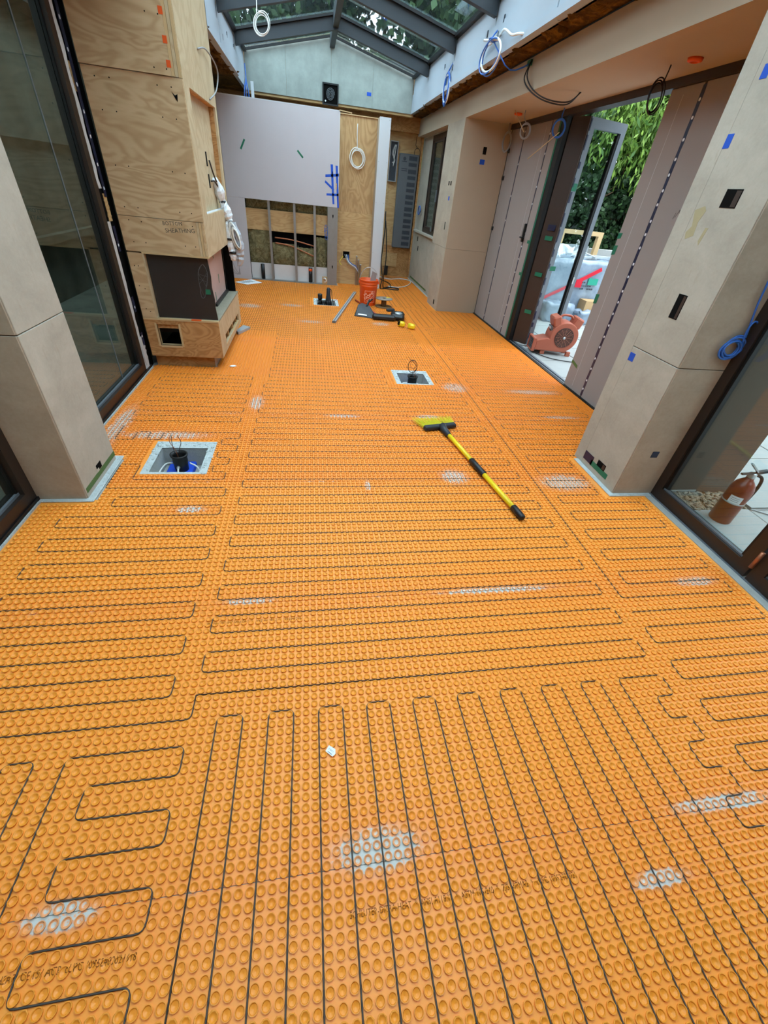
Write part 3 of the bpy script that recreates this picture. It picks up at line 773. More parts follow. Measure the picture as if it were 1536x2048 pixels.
# ------------------------------------------------------------------ right wall: pier, window wall, shell
wp = struct(empty('wall_right', (2.5, 7.5, 0)))
B('pier_slab', 'plaster', wp, 2.104, 2.86, 7.40, 7.44, 0.903, 2.40)
B('pier_slab', 'plaster', wp, 2.104, 2.86, 7.40, 7.44, 0.0, 0.9)
B('pier_slab', 'limestone_warm', wp, 2.104, 2.86, 7.442, 8.09, 0.0, 0.9)
B('pier_slab', 'limestone_warm', wp, 2.104, 2.86, 7.442, 8.30, 0.903, 2.40)
B('window_wall', 'limestone', wp, 2.235, 2.86, 8.092, 10.65, 0.0, 0.91)
B('window_wall', 'limestone', wp, 2.26, 2.86, 9.862, 10.65, 0.912, 2.40)
B('window_head', 'limestone', wp, 2.235, 2.86, 8.302, 9.86, 2.39, 2.42)
B('window_jamb', 'limestone_warm', wp, 2.235, 2.34, 8.302, 8.37, 0.912, 2.39)
B('window_ledge', 'limestone', wp, 2.19, 2.44, 8.16, 10.42, 0.91, 0.945, bevel=.003)
B('base_tape', 'olive_tape', wp, 2.2325, 2.235, 8.82, 10.4, 0.040, 0.072)
for z, y in ((.80, 10.08), (.64, 9.96)): B('wall_slot', 'dark_hole', wp, 2.233, 2.236, y - .03, y + .03, z - .04, z + .04)
for y0, z0, dy, dz, mt in ((7.74, 1.68, .05, .05, 'dark_hole'), (7.63, 1.68, .05, .05, 'dark_hole'), (7.62, 1.50, .06, .05, 'blue_tape'), (7.63, 1.13, .035, .10, 'dark_hole'), (7.60, .06, .06, .07, 'dark_hole')):
    B('wall_cutout' if mt == 'dark_hole' else 'masking_tape', mt, wp, 2.1015, 2.1045, y0, y0 + dy, z0, z0 + dz)
B('wall_cutout', 'dark_hole', wp, 2.425, 2.475, 7.397, 7.401, 2.055, 2.135)
B('masking_tape', 'blue_tape', wp, 2.405, 2.475, 7.397, 7.401, 1.945, 2.0)
# window with two sashes
w3 = struct(empty('window_3', (2.285, 9.1, 0.95)))
WY0, WY1, WZ0, WZ1 = 8.372, 9.86, 0.946, 2.388
XW = 2.285
for y0, y1, z0, z1 in ((WY0, WY1, WZ0, WZ0 + .07), (WY0, WY1, WZ1 - .07, WZ1), (WY0, WY0 + .06, WZ0 + .07, WZ1 - .07), (WY1 - .06, WY1, WZ0 + .07, WZ1 - .07)): B('window_frame', 'bronze', w3, XW - .03, XW + .04, y0, y1, z0, z1)
ym = (WY0 + WY1) / 2 - .08
B('mullion', 'bronze', w3, XW - .035, XW + .04, ym - .05, ym + .05, WZ0 + .07, WZ1 - .07)
B('sash_handle', 'alu', w3, XW - .055, XW - .035, ym - .012, ym + .012, 1.45, 1.62)
B('sash_catch', 'alu', w3, XW - .05, XW - .03, ym + .07, ym + .085, 1.0, 1.06)
for a, b in ((WY0 + .06, ym - .05), (ym + .05, WY1 - .06)):
    B('pane', 'dark_glass', w3, XW, XW + .008, a, b, WZ0 + .07, WZ1 - .07)
    for yy in (a, b - .03): B('sash', 'bronze_light', w3, XW - .02, XW + .02, yy, yy + .03, WZ0 + .07, WZ1 - .07)
    for zz in (WZ0 + .07, WZ1 - .10): B('sash', 'bronze_light', w3, XW - .02, XW + .02, a, b, zz, zz + .03)

# ------------------------------------------------------------------ stone columns
def zipstrip(parent, x, y, z0, z1, seed=0, dot=0.105, sx=-1, wid=0.024):
    """navy tape on a seam in the plane x, with round white marks; wavy edges"""
    rd = random.Random(seed); n = max(4, int((z1 - z0) / 0.06)); L = []; R = []
    for i in range(n + 1):
        z = z0 + (z1 - z0) * i / n; L.append((y - wid / 2 + rd.uniform(-.003, .003), z)); R.append((y + wid / 2 + rd.uniform(-.003, .003), z))
    s = sx
    a, b = sorted((x, x + s * .0015))
    mb = MB()
    v = [(x + s * .0012, p[0], p[1]) for p in L] + [(x + s * .0012, p[0], p[1]) for p in R] + [(x, p[0], p[1]) for p in L] + [(x, p[0], p[1]) for p in R]
    m = n + 1; f = []
    for i in range(n): f += [(i, i + 1, m + i + 1, m + i), (2 * m + i, i, i + 1, 2 * m + i + 1), (m + i, 3 * m + i, 3 * m + i + 1, m + i + 1)]
    mb.add(v, f); t = mb.build('seam_tape', 'navy_tape', parent)
    if dot:
        z = z0 + rd.uniform(.03, .08)
        while z < z1 - .02:
            mb = MB(); mb.X = T(x + s * .0012, y + rd.uniform(-.003, .003), z) @ rotm('Y', s * PI / 2)
            mb.lathe([(.0105, 0), (.0105, .0006)], 12); mb.build('logo_dot', 'white_print', t)
            z += dot * rd.uniform(.85, 1.15)
    return t

cl_ = thing('stone_column', (-1.45, 2.29, 0), 'pale limestone clad column at left with green tape near its foot', 'column', 'limestone columns')
B('core', 'grout', cl_, -1.60, -1.285, 2.10, 2.50, 0, 2.40)
for z0, z1 in ((0.004, 0.886), (0.890, 2.398)):
    B('stone_slab', 'limestone', cl_, -1.288, -1.26, 2.079, 2.51, z0, z1, bevel=.002)
    B('stone_slab', 'limestone_warm', cl_, -1.66, -1.265, 2.073, 2.101, z0, z1, bevel=.002)
B('mortar_bed', 'mortar', cl_, -1.60, -1.225, 2.05, 2.55, 0.0, 0.010, bevel=.004)
B('tape_strip', 'olive_tape', cl_, -1.260, -1.2588, 2.09, 2.512, 0.036, 0.066)
B('wall_cutout', 'dark_hole', cl_, -1.262, -1.2586, 2.262, 2.325, 0.070, 0.108)
B('cutout_tongue', 'limestone', cl_, -1.2605, -1.2580, 2.255, 2.285, 0.066, 0.085)
cr_ = thing('stone_column', (2.4, 2.29, 0), 'pale limestone clad column at right with box cutouts and blue tape squares', 'column', 'limestone columns')
B('core', 'grout', cr_, 2.09, 2.40, 2.10, 2.50, 0, 2.40)
for z0, z1 in ((0.004, 0.884), (0.888, 2.398)):
    B('stone_slab', 'limestone', cr_, 2.062, 2.090, 2.080, 2.495, z0, z1, bevel=.002)
    B('stone_slab', 'limestone_warm', cr_, 2.068, 2.372, 2.074, 2.101, z0, z1, bevel=.002)
B('stone_return', 'limestone', cr_, 2.064, 2.786, 2.497, 2.60, 0.004, 2.398)
B('mortar_bed', 'mortar', cr_, 2.030, 2.36, 2.045, 2.55, 0.0, 0.010, bevel=.004)
for y0, y1, z0, z1 in ((2.235, 2.335, 1.617, 1.692), (2.255, 2.322, 1.10, 1.225), (2.235, 2.33, .085, .13)):
    t = B('box_cutout', 'dark_hole', cr_, 2.0605, 2.0635, y0, y1, z0, z1)
    B('back_box', 'bronze_light', t, 2.0600, 2.0606, y0 + .005, y0 + (y1 - y0) * .35, z0 + .005, z1 - .005)
B('tape_strip', 'green_tape', cr_, 2.0606, 2.0622, 2.185, 2.40, 0.048, 0.088)
B('tape_strip', 'navy_tape', cr_, 2.0606, 2.0622, 2.38, 2.495, 0.05, 0.115)
for y0, y1, z0, z1 in ((2.455, 2.495, 1.85, 1.905), (2.42, 2.46, 2.09, 2.14), (2.44, 2.49, .80, .85)): B('tape_square', 'blue_tape', cr_, 2.0606, 2.0622, y0, y1, z0, z1)
B('tape_square', 'navy_tape', cr_, 2.205, 2.255, 2.0726, 2.0742, .30, .345)
MB().prism([(2.49, 1.60), (2.43, 1.62), (2.41, 1.60), (2.43, 1.55), (2.42, 1.49), (2.47, 1.47), (2.485, 1.50), (2.46, 1.53)], 2.0612, 2.0622, 'x').build('adhesive_stain', plain('stain_tan', 'a59a78', .8, .2, var=.1, scale=30), cr_)
MB().prism([(2.34, 1.53), (2.36, 1.53), (2.37, 1.47), (2.355, 1.45)], 2.0612, 2.0622, 'x').build('adhesive_stain', 'stain_tan', cr_)

# ------------------------------------------------------------------ left glazing
def glazing(name, y0, y1, xg, s, mullions, mat_glass, top=2.40, frame='bronze'):
    """fixed glazing in a plane of constant x; s = side the frame stands out to (towards the room)"""
    g = struct(empty(name, (xg, (y0 + y1) / 2, 0)))
    a, b = sorted((xg + s * .04, xg - s * .05))
    B('sill_frame', frame, g, a, b, y0, y1, 0.012, 0.092)
    B('head_frame', frame, g, a, b, y0, y1, top - .08, top)
    for y in (y0, y1 - .07): B('jamb_frame', frame, g, a, b, y, y + .07, .092, top - .08)
    pts = [y0 + .07] + [m for m in mullions] + [y1 - .07]
    for m in mullions: B('mullion', frame, g, a, b, m - .04, m + .04, .092, top - .08)
    for i in range(len(pts) - 1):
        p, q = pts[i] + (.04 if i else 0), pts[i + 1] - (.04 if i < len(pts) - 2 else 0)
        B('pane', mat_glass, g, xg - .012, xg - .004, p, q, .092, top - .08)
        B('glazing_bead', 'alu', g, *sorted((xg + s * .016, xg + s * .002)), p, q, .092, .106)
        for yy in (p, q - .014): B('gasket', 'black_gasket', g, *sorted((xg + s * .012, xg - s * .002)), yy, yy + .014, .106, top - .08)
    return g
XL = -1.55
g1 = glazing('window_1', 2.50, 4.062, XL, 1, [], 'dark_glass')
B('glass_joint', 'panel_grey', g1, XL - .003, XL + .0005, 3.628, 3.636, .11, 2.3)
B('sill_channel', 'black_gasket', g1, -1.51, -1.50, 2.50, 4.20, 0.0, 0.030)
B('mortar_joint', 'mortar', g1, -1.512, -1.492, 2.50, 4.20, -0.002, 0.012)
g2 = glazing('window_2', -1.6, 2.073, XL, 1, [0.4], 'dark_glass')
B('sill_channel', 'black_gasket', g2, -1.51, -1.50, -1.6, 2.073, 0.0, 0.030)
B('mortar_joint', 'mortar', g2, -1.512, -1.492, -1.6, 2.05, -0.002, 0.012)
# rough strip between the window and the fireplace: white wrap, dark gap, printed tape
wf = struct(empty('wall_left', (-1.53, 4.2, 0)))
B('backing', 'dark_hole', wf, -1.62, -1.52, 4.063, 4.30, 0, 2.66)
def ragged(name, mat, y, w0, z0, z1, seed, x=-1.515, amp=.012):
    rd = random.Random(seed); n = 16; L = []; R = []
    for i in range(n + 1):
        z = z0 + (z1 - z0) * i / n; L.append((y - w0 / 2 + rd.uniform(-amp, amp), z)); R.append((y + w0 / 2 + rd.uniform(-amp, amp), z))
    return MB().prism(L + R[::-1], x - .004, x, 'x').build(name, mat, wf)
ragged('house_wrap', 'wrap_white', 4.105, .06, .02, 1.15, 1); ragged('house_wrap', 'wrap_white', 4.105, .05, 1.35, 2.3, 2)
ragged('torn_wrap', 'wrap_white', 4.13, .07, .0, .30, 8, -1.508)
ragged('plywood_sliver', 'ply_strip', 4.15, .06, 1.15, 1.32, 3, -1.512, .006); ragged('plywood_sliver', 'ply_strip', 4.15, .05, 1.86, 2.0, 4, -1.512, .006)
for z0, z1 in ((.22, .33), (.50, .62), (.95, 1.12), (1.3, 2.5)):
    t = zipstrip(wf, -1.507, 4.155, z0, z1, int(z0 * 100), .14, 1, .045)

# ------------------------------------------------------------------ fireplace chase
fp = thing('fireplace_chase', (-1.15, 4.9, 0), 'plywood clad corner fireplace chase with dark firebox and open vent base', 'fireplace')
YF, XR, XLf = 4.20, -0.84, -1.475
B('toe_kick', 'ply_base', fp, -1.47, -0.937, 4.27, 5.50, 0.0, 0.118)
B('toe_trim', 'steel', fp, -0.937, -0.934, 4.262, 4.9, 0.0, 0.118)
# base cabinet, front board with a vent opening
MB().ring([(XLf, .115), (XR, .115), (XR, .432), (XLf, .432)], [(-1.375, .213), (-1.192, .213), (-1.192, .397), (-1.375, .397)], YF, YF + .018, 'y').build('base_front', 'ply_base', fp)
for a in ((-1.392, -1.375, .205, .405), (-1.192, -1.176, .205, .405)): B('vent_frame', 'lumber', fp, a[0], a[1], YF - .004, YF + .05, a[2], a[3])
B('vent_frame', 'lumber', fp, -1.375, -1.192, YF - .004, YF + .06, .196, .213); B('vent_frame', 'ply_base', fp, -1.375, -1.192, YF + .02, YF + .06, .36, .405)
B('inner_rail', 'bronze_light', fp, -1.42, -1.15, YF + .22, YF + .26, .27, .30)
MB().ring([(YF + .0185, .115), (5.55, .115), (5.55, .432), (YF + .0185, .432)], [(4.47, .180), (5.40, .165), (5.39, .245), (4.47, .262)], XR - .018, XR, 'x').build('base_side', 'ply_side', fp)
B('slot_lip', 'lumber', fp, XR - .03, XR + .002, 4.47, 5.40, .150, .172)
for y in (4.72, 5.02, 5.3): B('slot_rib', 'ply_base', fp, XR - .10, XR - .02, y, y + .05, .12, .40)
B('base_back', 'dark_hole', fp, -1.47, XR - .02, 5.53, 5.55, .12, .94)
B('base_floor', 'dark_hole', fp, -1.47, XR - .02, YF + .02, 5.53, .118, .125)
B('base_deck', 'lumber', fp, XLf, XR + .002, YF - .004, 4.235, .432, .447)
B('stone_deck', 'stone_deck', fp, -1.30, XR + .002, 4.236, 5.555, .434, .449)
B('deck_sealant', 'orange_paint', fp, -1.07, -0.985, YF - .006, YF + .02, .444, .451)
# firebox
MB().prism([(-1.345, .449), (-.845, .449), (-.853, .56), (-.848, .62), (-.858, .72), (-.852, .80), (-.862, .935), (-1.345, .935)], 4.240, 4.252, 'y').build('firebox_panel', 'firebox', fp)
B('firebox_back', 'dark_hole', fp, -1.46, -1.0, 4.5, 5.5, .45, .94)
mb = MB(); pts = [(4.30, .47), (5.47, .455), (5.50, .93), (4.33, .93), (4.36, .8), (4.31, .7), (4.34, .58)]
mb.prism(pts, -0.972, -0.955, 'x'); sb = mb.build('firebox_side_board', 'pink_board', fp)
for y, z in ((4.5, .80), (4.98, .84), (5.12, .60), (4.85, .48)): B('clip', 'green_tape', sb, -.9556, -.953, y, y + .02, z, z + .08)
B('firebox_corner_post', 'black_gasket', fp, -.97, -.945, 5.48, 5.53, .45, .94)
B('firebox_sill', 'black_plastic', fp, -.955, -.93, 4.75, 5.48, .449, .475)
B('tape_patch', 'green_tape', fp, -.915, -.875, 4.238, 4.2395, .66, .70)
# chalk doodle on the firebox panel: a leaf-like net of light strokes
rd = random.Random(4); mb = MB(); cx, cz = -.925, .76
out = [(cx + .035 * math.cos(a) * (1 + .25 * math.sin(3 * a)) + .02 * math.sin(a), cz + .135 * math.sin(a)) for a in np.linspace(0, 2 * PI, 22)]
for r in (1.0, .97): mb.tube([(cx + (x - cx) * r, 4.2393, cz + (z - cz) * r) for x, z in out], .0009, 4)
for k in range(11):
    a, b = rd.choice(out), rd.choice(out); mb.tube([(a[0], 4.2393, a[1]), ((a[0] + b[0]) / 2 + rd.uniform(-.01, .01), 4.2393, (a[1] + b[1]) / 2), (b[0], 4.2393, b[1])], .0008, 4)
mb.build('chalk_doodle', 'panel_grey', fp)
B('left_stile', 'ply_front', fp, XLf, -1.362, YF, YF + .04, .449, .944)
B('stile_return', 'ply_side', fp, -1.362, -1.350, YF, YF + .06, .449, .944)
# upper casing
B('front_panel', 'ply_front', fp, XLf, -0.842, YF, YF + .018, 1.1935, 2.002)
B('front_panel', 'ply_front', fp, XLf, -0.902, YF, YF + .018, .955, 1.190)
B('front_panel', 'ply_front', fp, XLf, -0.905, YF - .012, YF + .018, 2.006, 2.66)
for k, x in enumerate((-.902, -.882, -.862)): B('edge_lamination', ('ply_side', 'lumber', 'ply_front')[k], fp, x + .001, x + .019, YF, YF + .018, .955, 1.190)
for k, x in enumerate((-.905, -.884, -.863)): B('edge_lamination', ('lumber', 'ply_side', 'lumber')[k], fp, x + .001, x + .020, YF - .006 + .006 * k, YF + .018, 2.006, 2.66)
for z in (2.045, 2.155, 2.28, 2.42): B('orange_mark', 'orange_paint', fp, -.925, -.898, YF - .0135, YF - .0115, z, z + .035)
B('bottom_trim', 'lumber', fp, -1.362, -.838, YF - .004, YF + .03, .942, .955)
B('casing_floor', 'ply_side', fp, XLf, XR, YF + .03, 5.55, .944, .955)
MB().ring([(YF + .019, .955), (5.555, .955), (5.555, 2.66), (YF + .019, 2.66)], [(4.395, 1.235), (5.455, 1.235), (5.455, 1.985), (4.395, 1.985)], XR - .018, XR, 'x').build('side_panel', 'ply_side', fp)
B('niche_back', 'ply_side', fp, XR - .075, XR - .06, 4.38, 5.47, 1.22, 2.0)
B('niche_return', 'ply_base', fp, XR - .06, XR - .018, 4.385, 4.395, 1.235, 1.985); B('niche_return', 'ply_base', fp, XR - .06, XR - .018, 5.455, 5.465, 1.235, 1.985)
B('niche_return', 'ply_base', fp, XR - .06, XR - .018, 4.395, 5.455, 1.985, 1.995); B('niche_shelf', 'drywall_edge', fp, XR - .06, XR - .016, 4.395, 5.455, 1.223, 1.235)
for z0, z1 in ((1.555, 1.655), (1.40, 1.50)): B('wall_box', 'dark_hole', fp, XR - .0605, XR - .058, 5.0, 5.055, z0, z1)
B('casing_back', 'ply_side', fp, XLf, XR, 5.535, 5.555, .955, 2.66)
for x, z in ((-1.007, 2.282), (-.93, 2.279), (-1.008, 2.036), (-.93, 2.036), (-1.011, 1.953), (-.921, 1.953), (-1.011, 1.793), (-.92, 1.792), (-1.009, 1.494), (-.921, 1.493), (-1.008, 1.246), (-.92, 1.246), (-1.40, 1.954), (-1.31, 1.956), (-1.401, 1.495), (-1.312, 1.497), (-1.408, 1.247), (-1.311, 1.249), (-1.40, 1.79), (-1.31, 1.79), (-1.01, 1.02), (-.93, 1.02), (-1.40, 1.02), (-1.31, 1.02), (-1.01, 1.165), (-.93, 1.16), (-1.4, 1.165), (-1.31, 1.16), (-1.44, .85), (-1.41, .85), (-1.44, .70), (-1.40, .68), (-1.43, .52), (-1.40, .5)):
    mb = MB(); mb.X = T(x, YF - (.0125 if z > 2.006 else .0005), z) @ rotm('X', PI / 2); mb.lathe([(.0042, 0), (.0042, .0008)], 7).build('screw_head', 'dark_hole', fp)
mb = MB(); mb.X = T(-.905, YF - .001, 1.902); mb.prism([(-.02, .03), (.0, .012), (.018, .02), (.012, -.02), (.0, -.005)], -.001, 0, 'y').build('ink_mark', 'dark_hole', fp)
FX = T(-1.08, YF - .0006, 1.166) @ rotm('Y', -.05) @ rotm('X', PI / 2)
lettering('BOTTOM', .036, FX, 'pencil_note', 'pencil', fp)
lettering('SHEATHING', .042, T(-1.03, YF - .0006, 1.122) @ rotm('Y', -.06) @ rotm('X', PI / 2), 'pencil_note', 'pencil', fp)
MB().tube(smooth_path([(XR + .004, 4.91, 2.262), (XR + .03, 5.15, 2.30), (XR + .05, 5.5, 2.24), (XR + .03, 5.45, 2.1), (XR + .004, 5.19, 2.01)]), .006, 6).build('conduit_tail', 'grey_cable', fp, True)
# bundle of wires in clear film hanging from the niche
plain('film_grey', 'a9aeb6', .3, .6, var=.15, scale=25, bump=.5, bscale=50)
wbn = thing('wire_bundle', (-0.80, 5.3, 0.7), 'bundle of cables wrapped in clear plastic film hanging from the plywood niche', 'cable bundle')
jit = random.Random(2)
def film(pts, rads, mt, n=9, amp=.006):
    sp_ = smooth_path(pts, 4); rr_ = list(np.interp(np.linspace(0, 1, len(sp_)), np.linspace(0, 1, len(rads)), rads))
    m = MB().tube(sp_, [max(.006, q * (1 + jit.uniform(-.14, .14))) for q in rr_], n)
    m.v = [(x + jit.uniform(-amp, amp), y + jit.uniform(-amp, amp), z + jit.uniform(-amp, amp)) for x, y, z in m.v]
    return m.build('plastic_film', mt, wbn)
film([(-.885, 5.2, 1.47), (-.865, 5.25, 1.40), (-.85, 5.3, 1.30)], [.02, .04, .048, .03], 'clear_film')
film([(-.845, 5.3, 1.29), (-.825, 5.3, 1.22), (-.80, 5.3, 1.14)], [.032, .045, .046, .03], 'clear_film')
film([(-.81, 5.3, 1.14), (-.815, 5.3, 1.02), (-.815, 5.3, .93), (-.805, 5.3, .86), (-.80, 5.3, .79)], [.028, .045, .042, .040, .046, .034, .04, .02], 'clear_film')
film([(-.775, 5.31, 1.13), (-.75, 5.31, 1.02), (-.735, 5.31, .92), (-.74, 5.31, .83), (-.75, 5.31, .745)], [.03, .045, .05, .046, .042, .036, .03], 'film_grey')
for k in range(6): MB().tube(loop_pts((-.762 + .004 * k, 5.262 - .004 * k, 1.02 - .004 * k), (.26, 0, -.965), (.965, 0, .26), .125 - .008 * k, .040 - .003 * k, 1, 18, .02, seed=k), .006, 6, True).build('cable_loop', 'white_cable' if k % 3 else 'grey_cable', wbn, True)
for z, x, r in ((1.292, -.846, .034), (.985, -.815, .046), (.865, -.80, .044)):
    mb = MB(); mb.X = T(x, 5.3, z); mb.lathe([(r, -.01), (r * 1.05, 0), (r, .01)], 12); mb.build('black_tie', 'black_plastic', wbn, True)
MB().tube(smooth_path([(-.89, 5.1, 1.60), (-.87, 5.12, 1.5), (-.86, 5.25, 1.42)]), .007, 5).tube(smooth_path([(-.89, 5.06, 1.45), (-.87, 5.12, 1.45), (-.86, 5.25, 1.40)]), .007, 5).build('cable_tail', 'black_wire', wbn, True)
wl = thing('wire_tail', (-0.85, 5.62, 0.5), 'thin loose grey wires dangling behind the firebox corner', 'wire')
for k in range(3): MB().tube(smooth_path([(-.93 + .02 * k, 5.6, .80), (-.90 + .03 * k, 5.62, .66), (-.82 + .01 * k, 5.62, .615), (-.80, 5.62, .70 - .03 * k)]), .003, 5).build('wire', 'grey_cable', wl, True)

# ------------------------------------------------------------------ covered folding doors on the right
XB = 2.79
ZT = 2.345
door2 = struct(empty('door_2', (2.84, 4.8, 0)))
B('head_track', 'bronze', door2, 2.765, 2.88, 2.6, 7.40, ZT, 2.402)
B('door_leaf', 'bronze', door2, XB + .012, 2.87, 5.95, 7.398, .02, ZT); B('door_leaf', 'bronze', door2, XB + .012, 2.87, 2.60, 4.165, .02, ZT)
B('jamb_gasket', 'black_gasket', door2, 2.78, 2.87, 5.80, 5.95, .02, ZT); B('jamb_edge', 'green_tape', door2, 2.776, 2.781, 5.905, 5.935, .02, ZT)
B('threshold', 'black_gasket', door2, 2.765, 2.80, 2.60, 7.40, -.01, .012); B('threshold_track', 'alu', door2, 2.80, 2.815, 4.166, 5.95, -.01, .014)
B('threshold_track', 'black_gasket', door2, 2.815, 2.845, 4.166, 5.95, -.01, .004); B('threshold_track', 'alu', door2, 2.845, 2.875, 4.166, 5.95, -.01, .012)
boards = [(6.930, 7.385, 'covered with a narrow mauve board beside the tan pier', 1), (6.172, 6.908, 'wide mauve grey cover board between two dotted navy seams left of the open door', 2),
          (5.952, 6.150, 'narrow mauve cover board next to the black jamb of the open door', 3), (3.815, 4.162, 'mauve cover board just right of the open doorway with green tape on its edge', 4), (2.605, 3.792, 'wide mauve grey cover board between the dotted navy seam and the right stone column', 5)]
BO = []
for y0, y1, lb, k in boards:
    if k == 1: lb = 'narrow mauve grey cover board beside the tan plaster pier'
    c = thing('cover_board', (XB, (y0 + y1) / 2, 0.012), lb, 'board', 'boards covering the folding doors')
    B('board', 'cover_board', c, XB, XB + .010, y0, y1, .014, ZT - .002); BO.append(c)
zipstrip(BO[0], XB, 6.919, .03, 2.33, 1, .30); zipstrip(BO[1], XB, 6.160, .03, 1.30, 2, .14); zipstrip(BO[1], XB, 6.160, 1.50, 2.33, 3, .16)
zipstrip(BO[4], XB, 3.803, .03, 2.33, 4, .105, -1, .034); zipstrip(BO[4], XB, 3.40, 1.13, 1.31, 5, .09, -1, .03)
B('board_scar', 'drywall', BO[3], XB - .0006, XB, 4.005, 4.009, .05, 2.3)
B('board_scar', 'drywall', BO[1], XB - .0006, XB, 6.30, 6.304, .05, 2.3)
for y, z, h in ((4.148, 1.40, .05), (4.150, 1.29, .08), (4.15, .88, .09)): MB().prism([(y + .02, z - h / 2), (y - .03, z - h / 2 + .008), (y - .035, z + h / 2), (y + .02, z + h / 2 - .006)], XB - .002, XB - .0004, 'x').build('tape_tab', 'green_tape', BO[3])
MB().prism([(4.165, .285), (4.04, .255), (4.04, .225), (4.165, .255)], XB - .002, XB - .0004, 'x').build('tape_tab', 'olive_tape', BO[3])
mb = MB()
for a in (((3.52, 1.62), (3.50, 1.55)), ((3.52, 1.62), (3.545, 1.57)), ((3.49, 1.63), (3.46, 1.53)), ((3.47, 1.62), (3.44, 1.56)), ((3.44, 1.62), (3.47, 1.55)), ((3.55, 1.60), (3.56, 1.56))):
    mb.bar((XB - .0006, a[0][0], a[0][1]), (XB - .0006, a[1][0], a[1][1]), .001, .003, (1, 0, 0))
mb.build('pencil_scribble', 'pencil', BO[4])
for z in (2.10, 1.80, 1.20): MB().cbox(XB - .02, XB, 7.33, 7.38, z, z + .05, .004).build('hinge', 'black_plastic', BO[0])
B('edge_gap', 'black_gasket', BO[0], XB - .003, XB + .008, 7.386, 7.40, .012, ZT)
MB().cbox(XB - .03, XB - .001, 6.15, 6.185, 1.16, 1.36, .006).cbox(XB - .06, XB - .03, 6.10, 6.18, 1.20, 1.22, .006).build('lever_handle', 'black_plastic', BO[2])
for z in (1.16, .80): B('tape_tab', 'green_tape', BO[2], XB - .0012, XB, 5.955, 6.03, z, z + .035)
# open leaf
dl = thing('open_door_leaf', (3.15, 5.7, 0), 'open aluminium framed glass door leaf folded out beside the orange air mover', 'door')
MB().prism([(2.835, 5.785), (2.950, 5.612), (3.0, 5.645), (2.885, 5.82)], .018, ZT, 'z').build('brown_stile', 'bronze_light', dl)
d = Vector((3.49 - 2.965, 5.765 - 5.628, 0)); L = d.length; ang = math.atan2(d.y, d.x); FM = T(2.965, 5.628, 0) @ rotm('Z', ang)
def leafbox(nm, mt, x0, x1, y0, y1, z0, z1): m = MB(); m.X = FM; m.box(x0, x1, y0, y1, z0, z1); return m.build(nm, mt, dl)
leafbox('inner_stile', 'alu', 0, .075, -.012, .05, .018, ZT); leafbox('outer_stile', 'alu', L - .065, L, -.006, .05, .018, ZT)
leafbox('outer_gasket', 'black_gasket', L - .095, L - .065, 0.0, .045, .10, ZT - .1)
leafbox('top_rail', 'alu', .075, L - .065, -.006, .05, ZT - .085, ZT); leafbox('bottom_rail', 'alu', .075, L - .065, -.006, .05, .018, .125)
leafbox('pane', 'clear_glass', .075, L - .065, .018, .026, .125, ZT - .085)
leafbox('latch', 'foil', L - .07, L - .05, -.014, -.006, .78, .86); leafbox('tape_tab', 'green_tape', .0, .07, -.0135, -.0122, 1.72, 1.79); leafbox('tape_tab', 'green_tape', .03, .12, -.0135, -.0122, .92, .97)
rd = random.Random(8); z = .1
while z < 2.3: h = rd.uniform(.05, .14); leafbox('printed_tape', 'navy_tape', rd.uniform(-.002, .004), rd.uniform(.014, .03), -.0138, -.0121, z, z + h); z += h + rd.uniform(.02, .10)
for z in (1.33, 1.23, .84, .40): m = MB(); m.X = T(2.9, 5.685, z) @ rotm('Z', math.atan2(5.612 - 5.785, 2.950 - 2.835)); m.box(-.05, .05, -.012, -.0085, 0, .045 if z < 1.3 else .06); m.build('tape_tab', 'green_tape' if z < 1.3 else 'navy_tape', dl)

# ------------------------------------------------------------------ near glass door at the right edge
XD = 2.40
g4 = struct(empty('door_1', (XD, 1.2, 0)))
B('concrete_sill', 'concrete', g4, 2.312, 2.362, -1.7, 2.074, -.01, .004)
B('sill_strip', 'alu', g4, 2.362, 2.368, -1.7, 2.074, -.01, .012)
for y0, y1 in ((1.27, 2.076), (-0.2, 1.255)):
    for z0, z1 in ((.012, .088), (2.31, 2.40)): B('leaf_rail', 'bronze', g4, XD - .03, XD + .03, y0, y1, z0, z1)
    for y in (y0, y1 - .068): B('leaf_stile', 'bronze', g4, XD - .03, XD + .03, y, y + .068, .088, 2.31)
    for y in (y0 + .068, y1 - .068 - .02): B('glazing_gasket', 'black_gasket', g4, XD - .015, XD + .015, y, y + .02, .088, 2.31)
    for k in range(3): B('glazing_bead', ('alu', 'black_gasket', 'alu')[k], g4, XD - .016 + k * .010, XD - .012 + k * .010, y0 + .068, y1 - .068, .088, .100 - k * .003)
    B('pane', 'clear_glass', g4, XD + .004, XD + .012, y0 + .068, y1 - .068, .09, 2.31)
mb = MB(); mb.X = T(XD - .042, 1.262, .09); mb.lathe([(.011, 0), (.011, .11)], 10); mb.build('hinge', 'copper', g4, True)
# shell behind the camera
B('wall_front', 'plaster', None, -1.62, 2.80, -1.92, -1.80, 0, 2.70)['kind'] = 'structure'
B('wall_right_near', 'plaster', None, 2.40, 2.80, -1.8, -0.2, 0, 2.40)['kind'] = 'structure'

